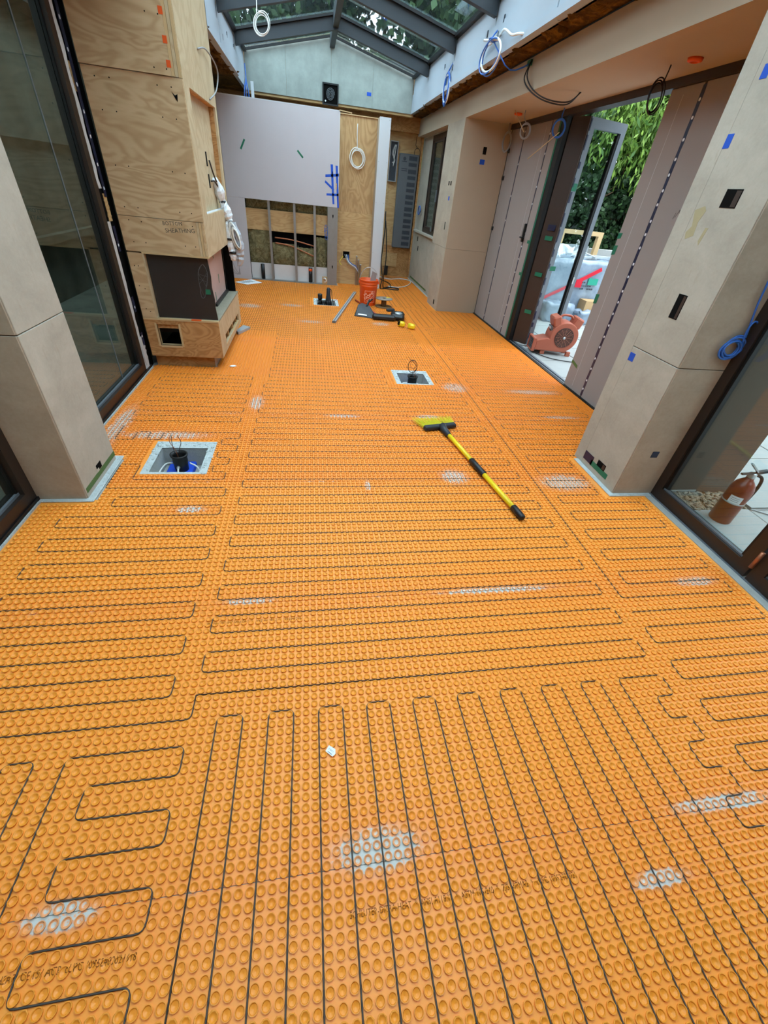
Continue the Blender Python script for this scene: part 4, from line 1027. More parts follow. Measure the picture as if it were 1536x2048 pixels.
# ------------------------------------------------------------------ broom
br = thing('push_broom', (1.1, 2.5, 0.006), 'yellow and black push broom lying on the orange floor', 'broom')
a, b = Vector((1.072, 2.905, .032)), Vector((1.264, 1.795, .029)); dv = (b - a)
P = lambda t: a + dv * t
MB().tube([P(0.0), P(.40)], .0172, 14).tube([P(.55), P(.90)], .0172, 14).build('handle', 'yellow_plastic', br, True)
MB().tube([P(.385), P(.39), P(.56), P(.565)], [.017, .0225, .0225, .017], 14).build('coupler', 'black_plastic', br, True)
MB().tube([P(.895), P(.90), P(.97), P(.995), P(1.0)], [.017, .0225, .0225, .020, .011], 14).build('grip', 'black_plastic', br, True)
h0, h1 = Vector((0.912, 2.955, 0)), Vector((1.20, 3.03, 0)); hd = (h1 - h0).normalized(); hn = Vector((-hd.y, hd.x, 0))
def HP(u, v, z): q = h0 + hd * u + hn * v; return (q.x, q.y, z)
HL = (h1 - h0).length
mb = MB(); prof = [(0, .012), (.004, .062), (.018, .062), (HL * .42, .075)]
mb.add([HP(0, 0, .012), HP(HL, 0, .012), HP(HL + .004, .05, .012), HP(-.004, .05, .012), HP(.008, .0, .045), HP(HL - .008, 0, .045), HP(HL - .002, .05, .045), HP(.002, .05, .045)],
       [(0, 3, 2, 1), (4, 5, 6, 7), (0, 1, 5, 4), (1, 2, 6, 5), (2, 3, 7, 6), (3, 0, 4, 7)])
mb.build('head_block', 'broom_grey', br, bevel=.006)
MB().tube([HP(HL * .53, .01, .036), P(-.03), P(.05)], [.034, .028, .022], 10).build('socket', 'broom_grey', br, True)
mb = MB(); rd = random.Random(1)
for i in range(52):
    for j in range(3):
        u = (i + .5) / 52 * HL + rd.uniform(-.003, .003); spl = (u / HL - .5) * .06
        z0 = .016 + j * .011; q0 = HP(u, .046, z0); q1 = HP(u + spl + rd.uniform(-.008, .008), .125 + .10 * .45 + rd.uniform(-.018, .012) + .03 * (1 - u / HL), .010 + j * .014 + rd.uniform(0, .008))
        mb.tube([q0, q1], [.0016, .0011], 4)
o = mb.build('bristles', 'bristle', br); o['kind'] = 'stuff'

# ------------------------------------------------------------------ straightedge, paper, bracket, tag, scraps
se = thing('straightedge', (0.55, 7.25, 0.006), 'long silver aluminium straightedge lying on the far floor by the bucket', 'straightedge')
p0, p1 = Vector((0.318, 6.19, .02)), Vector((0.797, 8.33, .02))
MB().bar(p0, p1, .050, .028).build('bar', 'steel', se, bevel=.003)
MB().bar(p0 + Vector((0, 0, .0145)), p1 + Vector((0, 0, .0145)), .012, .002).build('groove', 'panel_dark', se)
dd = (p1 - p0).normalized(); MB().bar(p0 - dd * .006, p0, .051, .029).build('end_cap', 'panel_grey', se); MB().bar(p1, p1 + dd * .006, .051, .029).build('end_cap', 'panel_grey', se)
pp = thing('paper_sheet', (-1.1, 8.63, 0.006), 'white printed paper sheet on the floor at the foot of the drywall', 'paper')
MB().add([(-1.323, 8.558, .009), (-1.098, 8.41, .009), (-.864, 8.676, .009), (-1.072, 8.87, .016)], [(0, 1, 2, 3)]).prism([(-1.323, 8.558), (-1.098, 8.41), (-.864, 8.676), (-1.072, 8.87)], .0068, .0082).build('sheet', 'paper', pp)
mb = MB()
for k in range(6): t = .15 + .12 * k; a = Vector((-1.323, 8.558)).lerp(Vector((-1.072, 8.87)), t); b = Vector((-1.098, 8.41)).lerp(Vector((-.864, 8.676)), t); u = (b - a); p_, q_ = a + u * .15, a + u * (.6 + .05 * (k % 3)); mb.bar((p_.x, p_.y, .0165), (q_.x, q_.y, .0145), .014, .0008)
mb.build('printed_lines', 'print_grey', pp)
bk = thing('metal_bracket', (-0.82, 5.55, 0.006), 'small grey folded sheet metal bracket beside the fireplace base', 'bracket')
MB().prism([(-.897, 5.474), (-.864, 5.39), (-.756, 5.664), (-.845, 5.72)], .030, .033).build('top_flange', 'steel', bk)
MB().add([(-.897, 5.474, .0315), (-.864, 5.39, .0315), (-.868, 5.395, .006), (-.897, 5.46, .006)], [(0, 1, 2, 3)]).bar((-.864, 5.39, .018), (-.756, 5.664, .018), .003, .026).build('side_flange', 'steel', bk)
tg = thing('paper_tag', (0.043, 0.60, 0.006), 'tiny white printed cable tag lying on the studs in the foreground', 'tag')
MB().prism([(0.037, 0.620), (0.024, 0.602), (0.047, 0.582), (0.058, 0.590), (0.058, 0.605)], .0070, .0074).build('tag_card', 'paper', tg)
lettering('CABLE', .0072, T(.0435, .6025, .0076) @ rotm('Z', PI - .72), 'tag_print', 'print_grey', tg); MB().bar((.0320, .6005, .0076), (.0455, .5890, .0076), .0022, .0003).build('tag_print', 'print_grey', tg)
for i, (x, y, lb) in enumerate(((-0.78, 4.30, 'scrap of white paper on the floor near the fireplace corner'),)):
    t = MB(); t.X = T(x, y, .006); t.prism([(-.03, -.01), (.0, -.022), (.035, .004), (.01, .025), (-.02, .012)], 0, .006); tag(t.build('paper_scrap', 'paper'), lb, 'scrap')

# ------------------------------------------------------------------ bucket, spool, dustpan and small tools
bc = Vector((0.942, 7.53, .006))
bu = thing('plastic_bucket', bc, 'orange plastic bucket with a wire handle standing before the end post', 'bucket')
H = .372
def brad(z): return .131 + (.150 - .131) * z / H
prof = [(.0, 0), (.128, 0), (.131, .006), (brad(.27), .27), (brad(.27) + .006, .275), (brad(.28) + .006, .288), (brad(.29), .292), (brad(.305), .305), (brad(.31) + .006, .31), (brad(.32) + .006, .322), (brad(.325), .326), (brad(.345), .345), (brad(.35) + .008, .35), (brad(.37) + .008, .372), (brad(.37) - .003, .372), (.127, .012), (0, .010)]
MB().lathe(prof, 32, bc).build('body', 'bucket_orange', bu, True)
arc = [(bc.x + .156 * math.cos(t), bc.y - .02, bc.z + .33 + .21 * math.sin(t)) for t in np.linspace(0.02, PI - .02, 20)]
MB().tube(arc, .004, 6).build('wire_handle', 'steel', bu, True)
for s in (1, -1): mb = MB(); mb.X = T(bc.x + s * .152, bc.y - .02, bc.z + .33); mb.cbox(-.012, .012, -.02, .02, -.02, .02, .004).build('handle_lug', 'bucket_orange', bu)
face = math.atan2(-bc.y, -bc.x) + .0
def wrap(v, f, rot, cx, cz, name, mat, outline=False):
    out = []
    for x, z, _ in v:
        u = x * math.cos(rot) - z * math.sin(rot); w_ = x * math.sin(rot) + z * math.cos(rot); zz = cz + w_; r = brad(zz) + .0012; th = face + (cx + u) / r
        out.append((bc.x + r * math.cos(th), bc.y + r * math.sin(th), bc.z + zz))
    return mesh_obj(name, out, f, mat, bu)
for s_, sz, dx, dz in (('THE', .034, -.045, .068), ('HOME', .066, 0, .018), ('DEPOT', .050, 0.004, -.036)):
    v, f = text_mesh(s_, sz); v = [(x + dx, z + dz, 0) for x, z, _ in v]; wrap(v, f, .62, .03, .135, 'bucket_logo', 'bucket_print')
fr = []; q = .085; tt = .0035
n = 10
pts = [(-q + 2 * q * i / n, -q) for i in range(n)] + [(q, -q + 2 * q * i / n) for i in range(n)] + [(q - 2 * q * i / n, q) for i in range(n)] + [(-q, q - 2 * q * i / n) for i in range(n)]
v = [(x, z, 0) for x, z in pts] + [(x * (1 - tt / q), z * (1 - tt / q), 0) for x, z in pts]; N = len(pts)
wrap(v, [(i, (i + 1) % N, N + (i + 1) % N, N + i) for i in range(N)], 0, .03, .135, 'logo_frame', 'bucket_print')
of = tag(MB().prism([(0.985, .20), (1.055, .33), (1.07, .46), (0.995, .49), (.96, .33)], 7.555, 7.567, 'y').build('board_offcut', 'cover_board'), 'grey board offcut standing inside the orange bucket', 'offcut')
sp = thing('cable_spool', (1.197, 7.405, .006), 'empty brown cable spool standing beside the orange bucket', 'spool')
c = (1.197, 7.405, .006)
MB().lathe([(.03, 0), (.139, 0), (.141, .006), (.139, .012), (.03, .012)], 28, c).build('flange', 'spool_brown', sp, True)
MB().lathe([(.043, .012), (.043, .118)], 20, c).build('hub', 'spool_brown', sp, True)
MB().lathe([(.03, .118), (.139, .118), (.141, .124), (.139, .130), (.03, .130)], 28, c).build('flange', 'spool_grey', sp, True)
MB().lathe([(.029, .117), (.029, .1315), (.0, .1312)], 16, c).build('hub_hole', 'dark_hole', sp)
mb = MB(); mb.prism([(c[0] + .03 + .09 * math.cos(t), c[1] + .03 + .09 * math.sin(t) * .8) for t in np.linspace(.2, 1.4, 8)] + [(c[0] + .05, c[1] + .04)], .1365, .1375).build('yellow_label', 'yellow_plastic', sp)
dp = thing('dustpan', (0.80, 6.8, .006), 'black lobby dustpan lying on the far floor in front of the bucket', 'dustpan')
mb = MB()
mb.add([(.642, 6.66, .008), (.955, 6.56, .008), (.965, 6.60, .012), (.90, 6.95, .10), (.80, 7.05, .115), (.73, 6.98, .10), (.66, 6.70, .012)], [(0, 1, 2, 3, 4, 5, 6)])
mb.prism([(.642, 6.66), (.955, 6.56), (.90, 6.95), (.80, 7.05), (.73, 6.98)], .006, .012)
mb.add([(.955, 6.56, .008), (.965, 6.60, .03), (.90, 6.95, .105), (.90, 6.95, .006)], [(0, 1, 2, 3)]); mb.add([(.642, 6.66, .008), (.66, 6.7, .03), (.73, 6.98, .105), (.73, 6.98, .006)], [(0, 1, 2, 3)])
mb.build('pan', 'broom_grey', dp)
MB().add([(.70, 6.69, .0225), (.835, 6.64, .0225), (.832, 6.675, .032), (.71, 6.72, .032)], [(0, 1, 2, 3)]).build('label', 'paper', dp)
MB().tube([(.855, 6.93, .09), (.90, 7.05, .14), (.93, 7.2, .13)], .016, 8).tube([(.90, 7.05, .13), (.965, 7.12, .16)], .012, 8).build('yoke', 'black_plastic', dp, True)
rs = tag(MB().tube([(.755, 7.70, .02), (1.06, 6.55, .02)], .013, 10).build('red_stick', 'dark_red', None, True), 'dark red round stick lying behind the black dustpan', 'stick')
nz = thing('vacuum_nozzle', (1.15, 6.6, .006), 'black vacuum floor nozzle lying between the dustpan and the yellow pieces', 'nozzle')
mb = MB(); mb.X = T(1.09, 6.53, .006) @ rotm('Z', -.08); mb.cbox(-.19, .16, -.055, .055, 0, .075, .022).build('body', 'black_plastic', nz)
mb = MB(); mb.X = T(1.30, 6.66, .006) @ rotm('Z', -.2); mb.cbox(-.10, .11, -.16, .14, 0, .085, .03).build('head', 'black_plastic', nz)
mb = MB(); mb.X = T(1.31, 6.62, .085) @ Matrix.Diagonal((1.1, 1.3, 1, 1)); mb.lathe([(.055, 0), (.05, .012), (.03, .02), (0, .022)], 16).build('dial', 'foil', nz, True)
mb = MB(); mb.X = T(1.20, 6.80, .07) @ rotm('Z', .4); mb.cbox(-.05, .08, -.03, .03, 0, .04, .01).build('latch', 'broom_grey', nz)
for i, (x, y, lb) in enumerate(((1.285, 6.215, 'small yellow plastic piece next to the black nozzle'), (1.415, 6.115, 'small yellow plastic piece nearest the camera of the pair'))):
    t = thing('yellow_clip', (x, y, .006), lb, 'plastic clip', 'pair of yellow clips')
    mb = MB(); mb.X = T(x, y, .006) @ rotm('Z', -.5); mb.cbox(-.052, .052, -.035, .035, 0, .07, .018).build('body', 'yellow_plastic', t)
    mb = MB(); mb.X = T(x, y, .006) @ rotm('Z', -.5); mb.cbox(-.045, -.01, -.038, .0, .02, .072, .006).build('slot', 'dark_hole' if i == 0 else 'bristle', t)

# ------------------------------------------------------------------ floor boxes
def floor_box(cx, cy, label, kind):
    t = thing('floor_box', (cx, cy, -.14), label, 'floor box', 'floor boxes in mortar recesses')
    MB().cbox(cx - .095, cx + .07, cy - .05, cy + .105, -.138, -.098, .004).build('foam_base', 'blue_foam', t)
    MB().lathe([(.0, -.097), (.043, -.097), (.048, -.02), (.047, -.002), (.055, .012), (.056, .022), (.046, .022), (.040, .0), (.036, -.06), (0, -.06)], 24, (cx, cy, 0)).build('cup', 'black_plastic', t, True)
    mb = MB(); mb.X = T(cx - .005, cy - .046, -.055) @ rotm('X', PI / 2); mb.lathe([(.011, 0), (.011, .012), (.006, .018)], 8).build('cable_gland', 'steel', t)
    MB().tube(smooth_path([(cx - .005, cy - .058, -.055), (cx - .0, cy - .09, -.075), (cx + .01, cy - .11, -.13)]), .006, 7).build('conduit', 'white_cable', t, True)
    MB().tube(smooth_path([(cx - .05, cy + .0, -.05), (cx - .10, cy - .0, -.06), (cx - .13, cy - .07, -.09), (cx - .13, cy - .12, -.135)]), .0055, 7).tube(smooth_path([(cx + .05, cy + .02, -.06), (cx + .10, cy + .0, -.08), (cx + .125, cy - .03, -.12)]), .0055, 7).build('conduit', 'white_cable', t, True)
    if kind == 'straight':
        for k, (x1, x2, z2, mt) in enumerate(((-.022, -.018, .165, 'black_wire'), (-.012, -.030, .150, 'copper'), (.010, .018, .160, 'black_wire'))):
            MB().tube(smooth_path([(cx + x1 * .2, cy - .005, -.04), (cx + x1, cy - .005, .05), (cx + x2 * 1.1 + (.012 if k == 2 else -.004), cy, .11), (cx + x2, cy, z2)]), .0021, 5).build('wire', mt, t, True)
    else:
        MB().tube(smooth_path([(cx - .01, cy, -.05), (cx - .005, cy, .05)] + loop_pts((cx - .012, cy, .12), (1, 0, 0), (0, .25, .97), .046, .058, 2.3, 14, .10, seed=2, a0=-1.6) + [Vector((cx - .07, cy, .215))], 3), .0022, 5).build('wire', 'black_wire', t, True)
        MB().tube(smooth_path([(cx + .01, cy, -.05), (cx + .02, cy, .04)] + loop_pts((cx - .008, cy + .01, .13), (1, 0, 0), (0, -.2, .97), .03, .045, 1.5, 14, .1, seed=4, a0=-1.2), 3), .0020, 5).build('wire', 'copper', t, True)
        MB().tube(smooth_path([(cx + .02, cy, .0), (cx + .03, cy, .06), (cx + .075, cy + .01, .10)]), .0018, 5).build('wire', 'copper', t, True)
floor_box(-0.888, 2.552, 'blue and black floor box with three upright wires in the left recess', 'straight')
floor_box(1.05, 4.185, 'blue and black floor box with coiled wires in the middle recess', 'coil')
st = thing('pipe_stubs', (0.25, 7.45, -.14), 'black pipe stubs and cables standing in the far floor recess', 'pipes')
MB().lathe([(.03, -.14), (.03, .06), (.037, .062), (.037, .13), (.03, .135), (0, .135)], 14, (.15, 7.40, 0)).build('capped_stub', 'black_plastic', st, True)
MB().lathe([(.05, -.14), (.048, .03), (.033, .13), (.030, .215), (.02, .23), (0, .23)], 14, (.285, 7.40, 0)).build('tall_stub', 'broom_grey', st, True)
MB().tube(smooth_path([(.295, 7.38, .225), (.33, 7.38, .20), (.34, 7.37, .12), (.36, 7.36, .02), (.37, 7.36, -.13)]), .006, 6).build('cable', 'black_plastic', st, True)
for k in range(7): MB().tube(smooth_path([(.10 + .035 * k, 7.33, -.10), (.12 + .035 * k, 7.32, .01 + .02 * (k % 2)), (.15 + .03 * k, 7.36, .03), (.17 + .03 * k, 7.40, -.10)]), .011, 6).build('hose_loop', 'black_plastic', st, True)
MB().tube([(.36, 7.42, .02), (.43, 7.42, .075)], .003, 5).build('orange_tip', 'orange_paint', st, True)

# ------------------------------------------------------------------ wall mounted things at the back
gp = thing('distribution_panel', (1.98, 10.6, .57), 'tall grey distribution panel with a column of dark slots on the rear plywood wall', 'panel')
gx0, gx1, gz0, gz1 = 1.785, 2.180, .565, 2.14
MB().cbox(gx0, gx1, 10.55, 10.648, gz0, gz1, .012).build('cabinet', 'panel_grey', gp)
zs = np.linspace(gz1 - .05, gz0 + .10, 15)
for i, z in enumerate(zs):
    h = .038 if i % 2 else .05
    B('module_slot', 'panel_dark', gp, gx0 + .19, gx1 - .04, 10.546, 10.551, z - h, z + .018)
mb = MB(); mb.X = T(gx0 + .10, 10.549, 2.06) @ rotm('X', PI / 2); mb.lathe([(.03, 0), (.03, .001)], 16).build('logo_disc', 'panel_dark', gp)
for z in (2.01, 1.90, 1.87): B('logo_line', 'panel_dark', gp, gx0 + .05, gx0 + (.15 if z > 2 else .17), 10.548, 10.5505, z, z + .014)
eb = thing('electrical_box', (1.665, 10.62, 1.69), 'open metal electrical box full of wires left of the grey panel', 'electrical box')
MB().ring([(1.585, 1.685), (1.748, 1.685), (1.748, 2.305), (1.585, 2.305)], [(1.597, 1.697), (1.736, 1.697), (1.736, 2.293), (1.597, 2.293)], 10.585, 10.648, 'y').build('box_frame', 'steel', eb)
B('box_back', 'panel_dark', eb, 1.597, 1.736, 10.635, 10.645, 1.697, 2.293)
for k in range(4): MB().tube(smooth_path([(1.68 + .01 * k, 10.60, 2.25), (1.63 + .02 * k, 10.58, 2.12), (1.70 - .01 * k, 10.58, 2.02 - .03 * k), (1.64 + .012 * k, 10.59, 1.98)]), .006, 5).build('wire', 'white_cable' if k % 2 else 'grey_cable', eb, True)
jb = thing('junction_box', (.69, 9.22, .42), 'square junction box with loose grey cables low on the recessed plywood', 'junction box')
MB().ring([(.608, .423), (.765, .423), (.765, .568), (.608, .568)], [(.625, .44), (.748, .44), (.748, .551), (.625, .551)], 9.215, 9.239, 'y').build('box_frame', 'carton', jb)
B('box_back', 'dark_hole', jb, .62, .752, 9.234, 9.2385, .435, .555)
for k in range(3): MB().tube(smooth_path([(.66 + .03 * k, 9.22, .50), (.70 + .02 * k, 9.17, .41), (.74 + .03 * k, 9.15, .36), (.88, 9.16, .28 + .02 * k), (.93, 9.18, .20)]), .008, 5).build('cable', ('grey_cable', 'white_cable', 'blue_cable')[k], jb, True)
MB().tube(smooth_path([(.63, 9.22, .47), (.56, 9.18, .38), (.60, 9.17, .33)]), .005, 5).build('yellow_tail', 'bristle', jb, True)
for i, (x, h, lb) in enumerate(((.885, .50, 'tallest grey conduit stub rising in front of the recessed plywood'), (.925, .44, 'middle grey conduit stub in front of the recessed plywood'), (.97, .36, 'shortest grey conduit stub right of the other two'))):
    tag(MB().lathe([(.013, 0), (.013, h - .02), (.016, h - .018), (.016, h)], 10, (x, 9.17 + .02 * i, 0)).build('conduit_stub', 'steel', None, True), lb, 'conduit', 'conduit stubs at the plywood')

# ------------------------------------------------------------------ wires, coils and cables
def coil(name, label, mat, r, *paths, cat='cable', base=None, group=None):
    b = base or tuple(paths[0][0])
    t = thing(name, b, label, cat, group)
    for p in paths: MB().tube(p, r, 6).build('strand', mat, t, True)
    return t
coil('cable_coil', 'white cable coil hanging on the recessed plywood panel', 'white_cable', .0065,
     smooth_path([(.814, 9.232, 2.35), (.812, 9.225, 2.2), (.822, 9.215, 2.05)] + loop_pts((.828, 9.205, 1.918), (1, 0, 0), (0, 0, 1), .105, .118, 4, 16, .13, seed=1, a0=1.6), 2))
coil('cable_coil', 'white wire ring hanging from the dark rafter at top left', 'white_cable', .005,
     smooth_path([(-.553, 7.45, 3.10), (-.555, 7.44, 3.03), (-.56, 7.44, 3.0)] + loop_pts((-.512, 7.44, 2.925), (1, .05, 0), (.12, 0, 1), (.078), .085, 4, 16, .12, seed=6, a0=2.0), 2))
coil('cable_coil', 'grey and white cables looped on the white skylight lining at right', 'white_cable', .010,
     smooth_path([(1.852, 5.86, 2.84), (1.80, 5.85, 2.76)] + loop_pts((1.78, 5.72, 2.66), (.10, 1, .12), (0, 0, 1), .42, .11, 1.2, 18, .04, seed=3, a0=1.0), 2),
     smooth_path([(1.84, 5.75, 2.80), (1.80, 5.5, 2.79), (1.79, 5.25, 2.71), (1.80, 5.1, 2.69), (1.845, 5.02, 2.68)], 5),
     smooth_path([(1.80, 6.1, 2.83), (1.79, 5.95, 2.80), (1.79, 5.75, 2.77), (1.80, 5.6, 2.74)], 4))
coil('cable_coil', 'thin blue grey cables among the loops on the right skylight lining', 'blue_cable', .006,
     smooth_path([(1.85, 5.86, 2.86), (1.78, 5.8, 2.78)] + loop_pts((1.77, 5.70, 2.64), (.08, 1, .05), (0, 0, 1), .36, .12, 2, 18, .10, seed=9, a0=1.4) + [Vector((1.85, 5.45, 2.56)), Vector((1.98, 5.5, 2.55)), Vector((2.09, 5.45, 2.60))], 2))
bl = [loop_pts((1.825, 7.58, 2.665), (0, 1, .25), (0, -.2, 1), .10 + .012 * k, .15 - .006 * k, 2, 16, .06, seed=20 + k, a0=1.4) for k in range(5)]
t = coil('cable_coil', 'bundle of blue and white network cable hanging from the right skylight lining', 'blue_cable', .007, smooth_path([(1.853, 7.50, 2.89), (1.83, 7.54, 2.84)] + bl[0], 2), *bl[1:4])
MB().tube(bl[4], .006, 6).build('white_strand', 'white_cable', t, True)
t = coil('cable_coil', 'blue cables drooping from the left skylight lining behind the drywall', 'blue_cable', .007, smooth_path([(-1.0, 10.05, 2.95), (-.985, 9.95, 2.8), (-.98, 9.75, 2.68), (-.98, 9.7, 2.50), (-.98, 9.6, 2.42)]), smooth_path([(-1.0, 10.05, 2.95), (-.98, 9.9, 2.75), (-.95, 9.75, 2.6), (-.96, 9.8, 2.45)]), smooth_path([(-.99, 9.85, 2.72), (-.94, 9.7, 2.6), (-.93, 9.65, 2.45)]), smooth_path([(-.99, 9.85, 2.72), (-.99, 9.6, 2.6), (-1.0, 9.55, 2.45)]))
tag(B('plastic_strip', 'clear_film', None, -.86, -.815, 9.296, 9.304, 2.42, 2.665), 'clear plastic strip sticking up behind the drywall top', 'strip')
coil('loose_cable', 'dark double cable drooping from the beam edge to the soffit', 'black_wire', .006,
     smooth_path([(2.09, 5.42, 2.62), (2.05, 5.35, 2.50), (2.1, 5.25, 2.40), (2.2, 5.1, 2.33), (2.36, 5.0, 2.32), (2.476, 5.035, 2.40)], 6), smooth_path([(2.09, 5.44, 2.60), (2.04, 5.38, 2.48), (2.1, 5.27, 2.385), (2.21, 5.12, 2.318), (2.36, 5.01, 2.305), (2.472, 5.035, 2.40)], 6))
tag(B('tape_wrap', 'green_tape', None, 2.082, 2.102, 5.42, 5.50, 2.585, 2.625), 'green tape wrapped round the cable at the beam edge', 'tape')
coil('cable_coil', 'dark wire coil hanging from the soffit above the open doorway', 'black_wire', .0045,
     smooth_path([(2.508, 3.86, 2.402), (2.50, 3.86, 2.33)] + loop_pts((2.47, 3.86, 2.235), (1, 0, 0), (0, .1, 1), .052, .085, 3.3, 14, .12, seed=11, a0=1.3), 2))
coil('cable_coil', 'small grey wire coil hanging from the soffit near the pier', 'grey_cable', .005, smooth_path([(2.473, 6.267, 2.402), (2.47, 6.25, 2.33)] + loop_pts((2.50, 6.22, 2.225), (.9, -.4, 0), (0, 0, 1), .055, .065, 3, 14, .08, seed=12, a0=1.5), 2))
coil('cable_coil', 'blue grey wire coil hanging beside the black door jamb', 'blue_cable', .006, smooth_path([(2.72, 5.80, 2.402), (2.71, 5.8, 2.34)] + loop_pts((2.70, 5.78, 2.235), (.95, -.3, 0), (0, 0, 1), .062, .075, 4, 14, .05, seed=13, a0=1.5), 2))
coil('cable_coil', 'small dark wire coil at the top corner of the tan pier', 'grey_cable', .005, smooth_path([(2.70, 7.30, 2.402), (2.70, 7.3, 2.34)] + loop_pts((2.70, 7.28, 2.21), (.9, -.4, 0), (0, 0, 1), .05, .10, 3, 14, .08, seed=14, a0=1.5), 2))
for a, b, lb in (((2.382, 6.367, 2.402), (2.44, 6.1, 2.20), 'pale thin stick poking down from the soffit near the pier'), ((2.70, 5.74, 2.20), (2.52, 6.0, 1.97), 'pale thin stick poking out of the coil at the jamb')):
    tag(MB().tube([a, b], .004, 6).build('thin_stick', 'lumber', None, True), lb, 'stick')
for x, y, lb in ((2.526, 3.645, 'orange soffit box near the right stone column'), (2.487, 6.508, 'orange soffit box near the tan pier')):
    tag(MB().lathe([(.048, 0), (.045, -.016), (.025, -.022), (.024, -.006), (0, -.005)], 14, (x, y, 2.40)).build('soffit_box', 'orange_paint', None, True), lb, 'soffit box', 'orange soffit boxes')
coil('cable_coil', 'blue cable coil hanging on the front of the right stone column', 'blue_cable', .005,
     smooth_path([(2.285, 2.062, 2.36), (2.29, 2.06, 1.8), (2.294, 2.058, 1.36), (2.33, 2.055, 1.17)] + loop_pts((2.325, 2.052, 1.03), (1, 0, .15), (-.1, 0, 1), .055, .046, 6, 16, .13, drift=(-.04, 0, -.03), seed=15, a0=.9), 2),
     loop_pts((2.372, 2.05, 1.09), (1, 0, .4), (-.3, 0, 1), .03, .07, 1, 16, .02, seed=16))
coil('extension_cord', 'black cords hanging down the end post and coiled on the floor', 'black_plastic', .010,
     smooth_path([(1.345, 8.95, 1.24), (1.355, 8.95, 1.0), (1.34, 8.94, .7), (1.33, 8.93, .45), (1.37, 8.93, .2), (1.35, 8.93, .02), (1.45, 8.99, .016), (1.6, 9.2, .016), (1.62, 9.6, .016), (1.50, 10.0, .016), (1.45, 10.3, .05)], 5),
     smooth_path([(1.36, 8.95, 1.10), (1.40, 8.95, .8), (1.42, 8.95, .5), (1.40, 8.94, .25), (1.42, 9.0, .02), (1.55, 8.93, .016), (1.70, 8.92, .016), (1.72, 9.08, .016), (1.56, 9.12, .016), (1.44, 9.02, .016)], 5))
tag(MB().box(1.665, 1.74, 10.60, 10.648, .02, .20).build('power_brick', 'black_plastic'), 'black power brick on the rear plywood near the floor', 'adapter')
coil('extension_cord', 'white cord lying in a loop on the floor of the back recess', 'white_cable', .009, smooth_path([(1.55, 9.25, .014), (1.75, 9.2, .014), (1.98, 9.45, .014), (2.14, 9.85, .014), (2.15, 10.15, .014), (1.98, 10.25, .014), (1.72, 10.1, .014), (1.55, 10.3, .014), (1.5, 10.55, .05)], 6))
coil('cable_coil', 'dark wire loop above the grey distribution panel', 'black_wire', .005, smooth_path([(2.10, 10.63, 2.40), (2.09, 10.60, 2.28)] + loop_pts((2.13, 10.57, 2.17), (1, 0, 0), (0, 0, 1), .06, .07, 1, 14, .05, seed=17, a0=1.6), 2))
coil('cable_coil', 'small blue cable coil on the wall below the window ledge corner', 'blue_cable', .006, loop_pts((2.222, 10.2, 1.28), (0, 1, 0), (0, 0, 1), .10, .07, 3, 14, .12, seed=18))
# vent box in the gable
vb = thing('vent_box', (.40, 10.1, 2.61), 'square black vent box with spiral duct at the foot of the gable', 'vent')
MB().ring([(.262, 2.612), (.540, 2.612), (.540, 2.890), (.262, 2.890)], [(.282, 2.632), (.520, 2.632), (.520, 2.870), (.282, 2.870)], 10.125, 10.149, 'y').build('box_frame', 'black_plastic', vb)
B('box_back', 'dark_hole', vb, .282, .520, 10.143, 10.149, 2.632, 2.870)
MB().tube([(.40 + .075 * (1 - k / 60) * math.cos(k * .45), 10.138 - .0003 * k, 2.75 + .085 * (1 - k / 60) * math.sin(k * .45)) for k in range(56)], .005, 5).build('spiral_duct', 'panel_grey', vb, True)
mb = MB(); mb.X = T(.315, 10.14, 2.665) @ rotm('X', PI / 2); mb.lathe([(.012, 0), (.012, .004)], 10).build('white_knob', 'white_print', vb)
tag(MB().bar((.50, 8.97, 2.452), (.70, 9.1, 2.452), .02, .012).build('wood_lath', 'lumber'), 'thin wood lath lying on the drywall top edge', 'lath')

# ------------------------------------------------------------------ outside ground
ZG = -0.012
pt = struct(MB().box(2.37, 16, -4, 22, -.20, -.042).build('patio_ground', 'soil'))
rows = [(3.0, 3.62), (3.64, 4.26), (4.28, 4.9)]
px0 = 2.88
for i in range(6):
    for j in range(9):
        x0, y0 = px0 + i * .615, 2.60 + j * .615
        if j == 0 and i == 0: pass
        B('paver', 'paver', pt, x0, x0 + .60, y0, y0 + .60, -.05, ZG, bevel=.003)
for i in range(4):
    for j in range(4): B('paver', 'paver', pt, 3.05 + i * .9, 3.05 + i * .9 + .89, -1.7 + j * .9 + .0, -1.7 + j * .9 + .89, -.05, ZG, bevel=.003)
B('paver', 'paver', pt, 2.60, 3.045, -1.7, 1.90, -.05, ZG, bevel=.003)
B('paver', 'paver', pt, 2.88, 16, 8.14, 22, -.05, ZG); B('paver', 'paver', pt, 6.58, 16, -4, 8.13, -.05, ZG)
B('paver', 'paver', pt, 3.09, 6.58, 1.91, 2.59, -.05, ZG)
B('gravel_bed', 'soil', pt, 2.43, 3.06, 1.905, 2.12, -.05, -.022); B('gravel_bed', 'soil', pt, 2.43, 2.598, -1.7, 1.905, -.05, -.022)
rd = random.Random(12); v = []; f = []
mb = MB()
for k in range(900):
    if k < 560: x, y = rd.uniform(2.45, 3.04), rd.uniform(1.90, 2.11)
    else: x, y = rd.uniform(2.445, 2.60), rd.uniform(.6, 1.9)
    s = rd.uniform(.008, .017); mb.X = T(x, y, -.022 + rd.uniform(.0, .01)) @ rotm('Z', rd.uniform(0, 6.28)) @ Matrix.Diagonal((1.5, .8, .6, 1))
    mb.lathe([(0, -s), (s * .75, -s * .5), (s, 0), (s * .7, s * .6), (0, s)], 6)
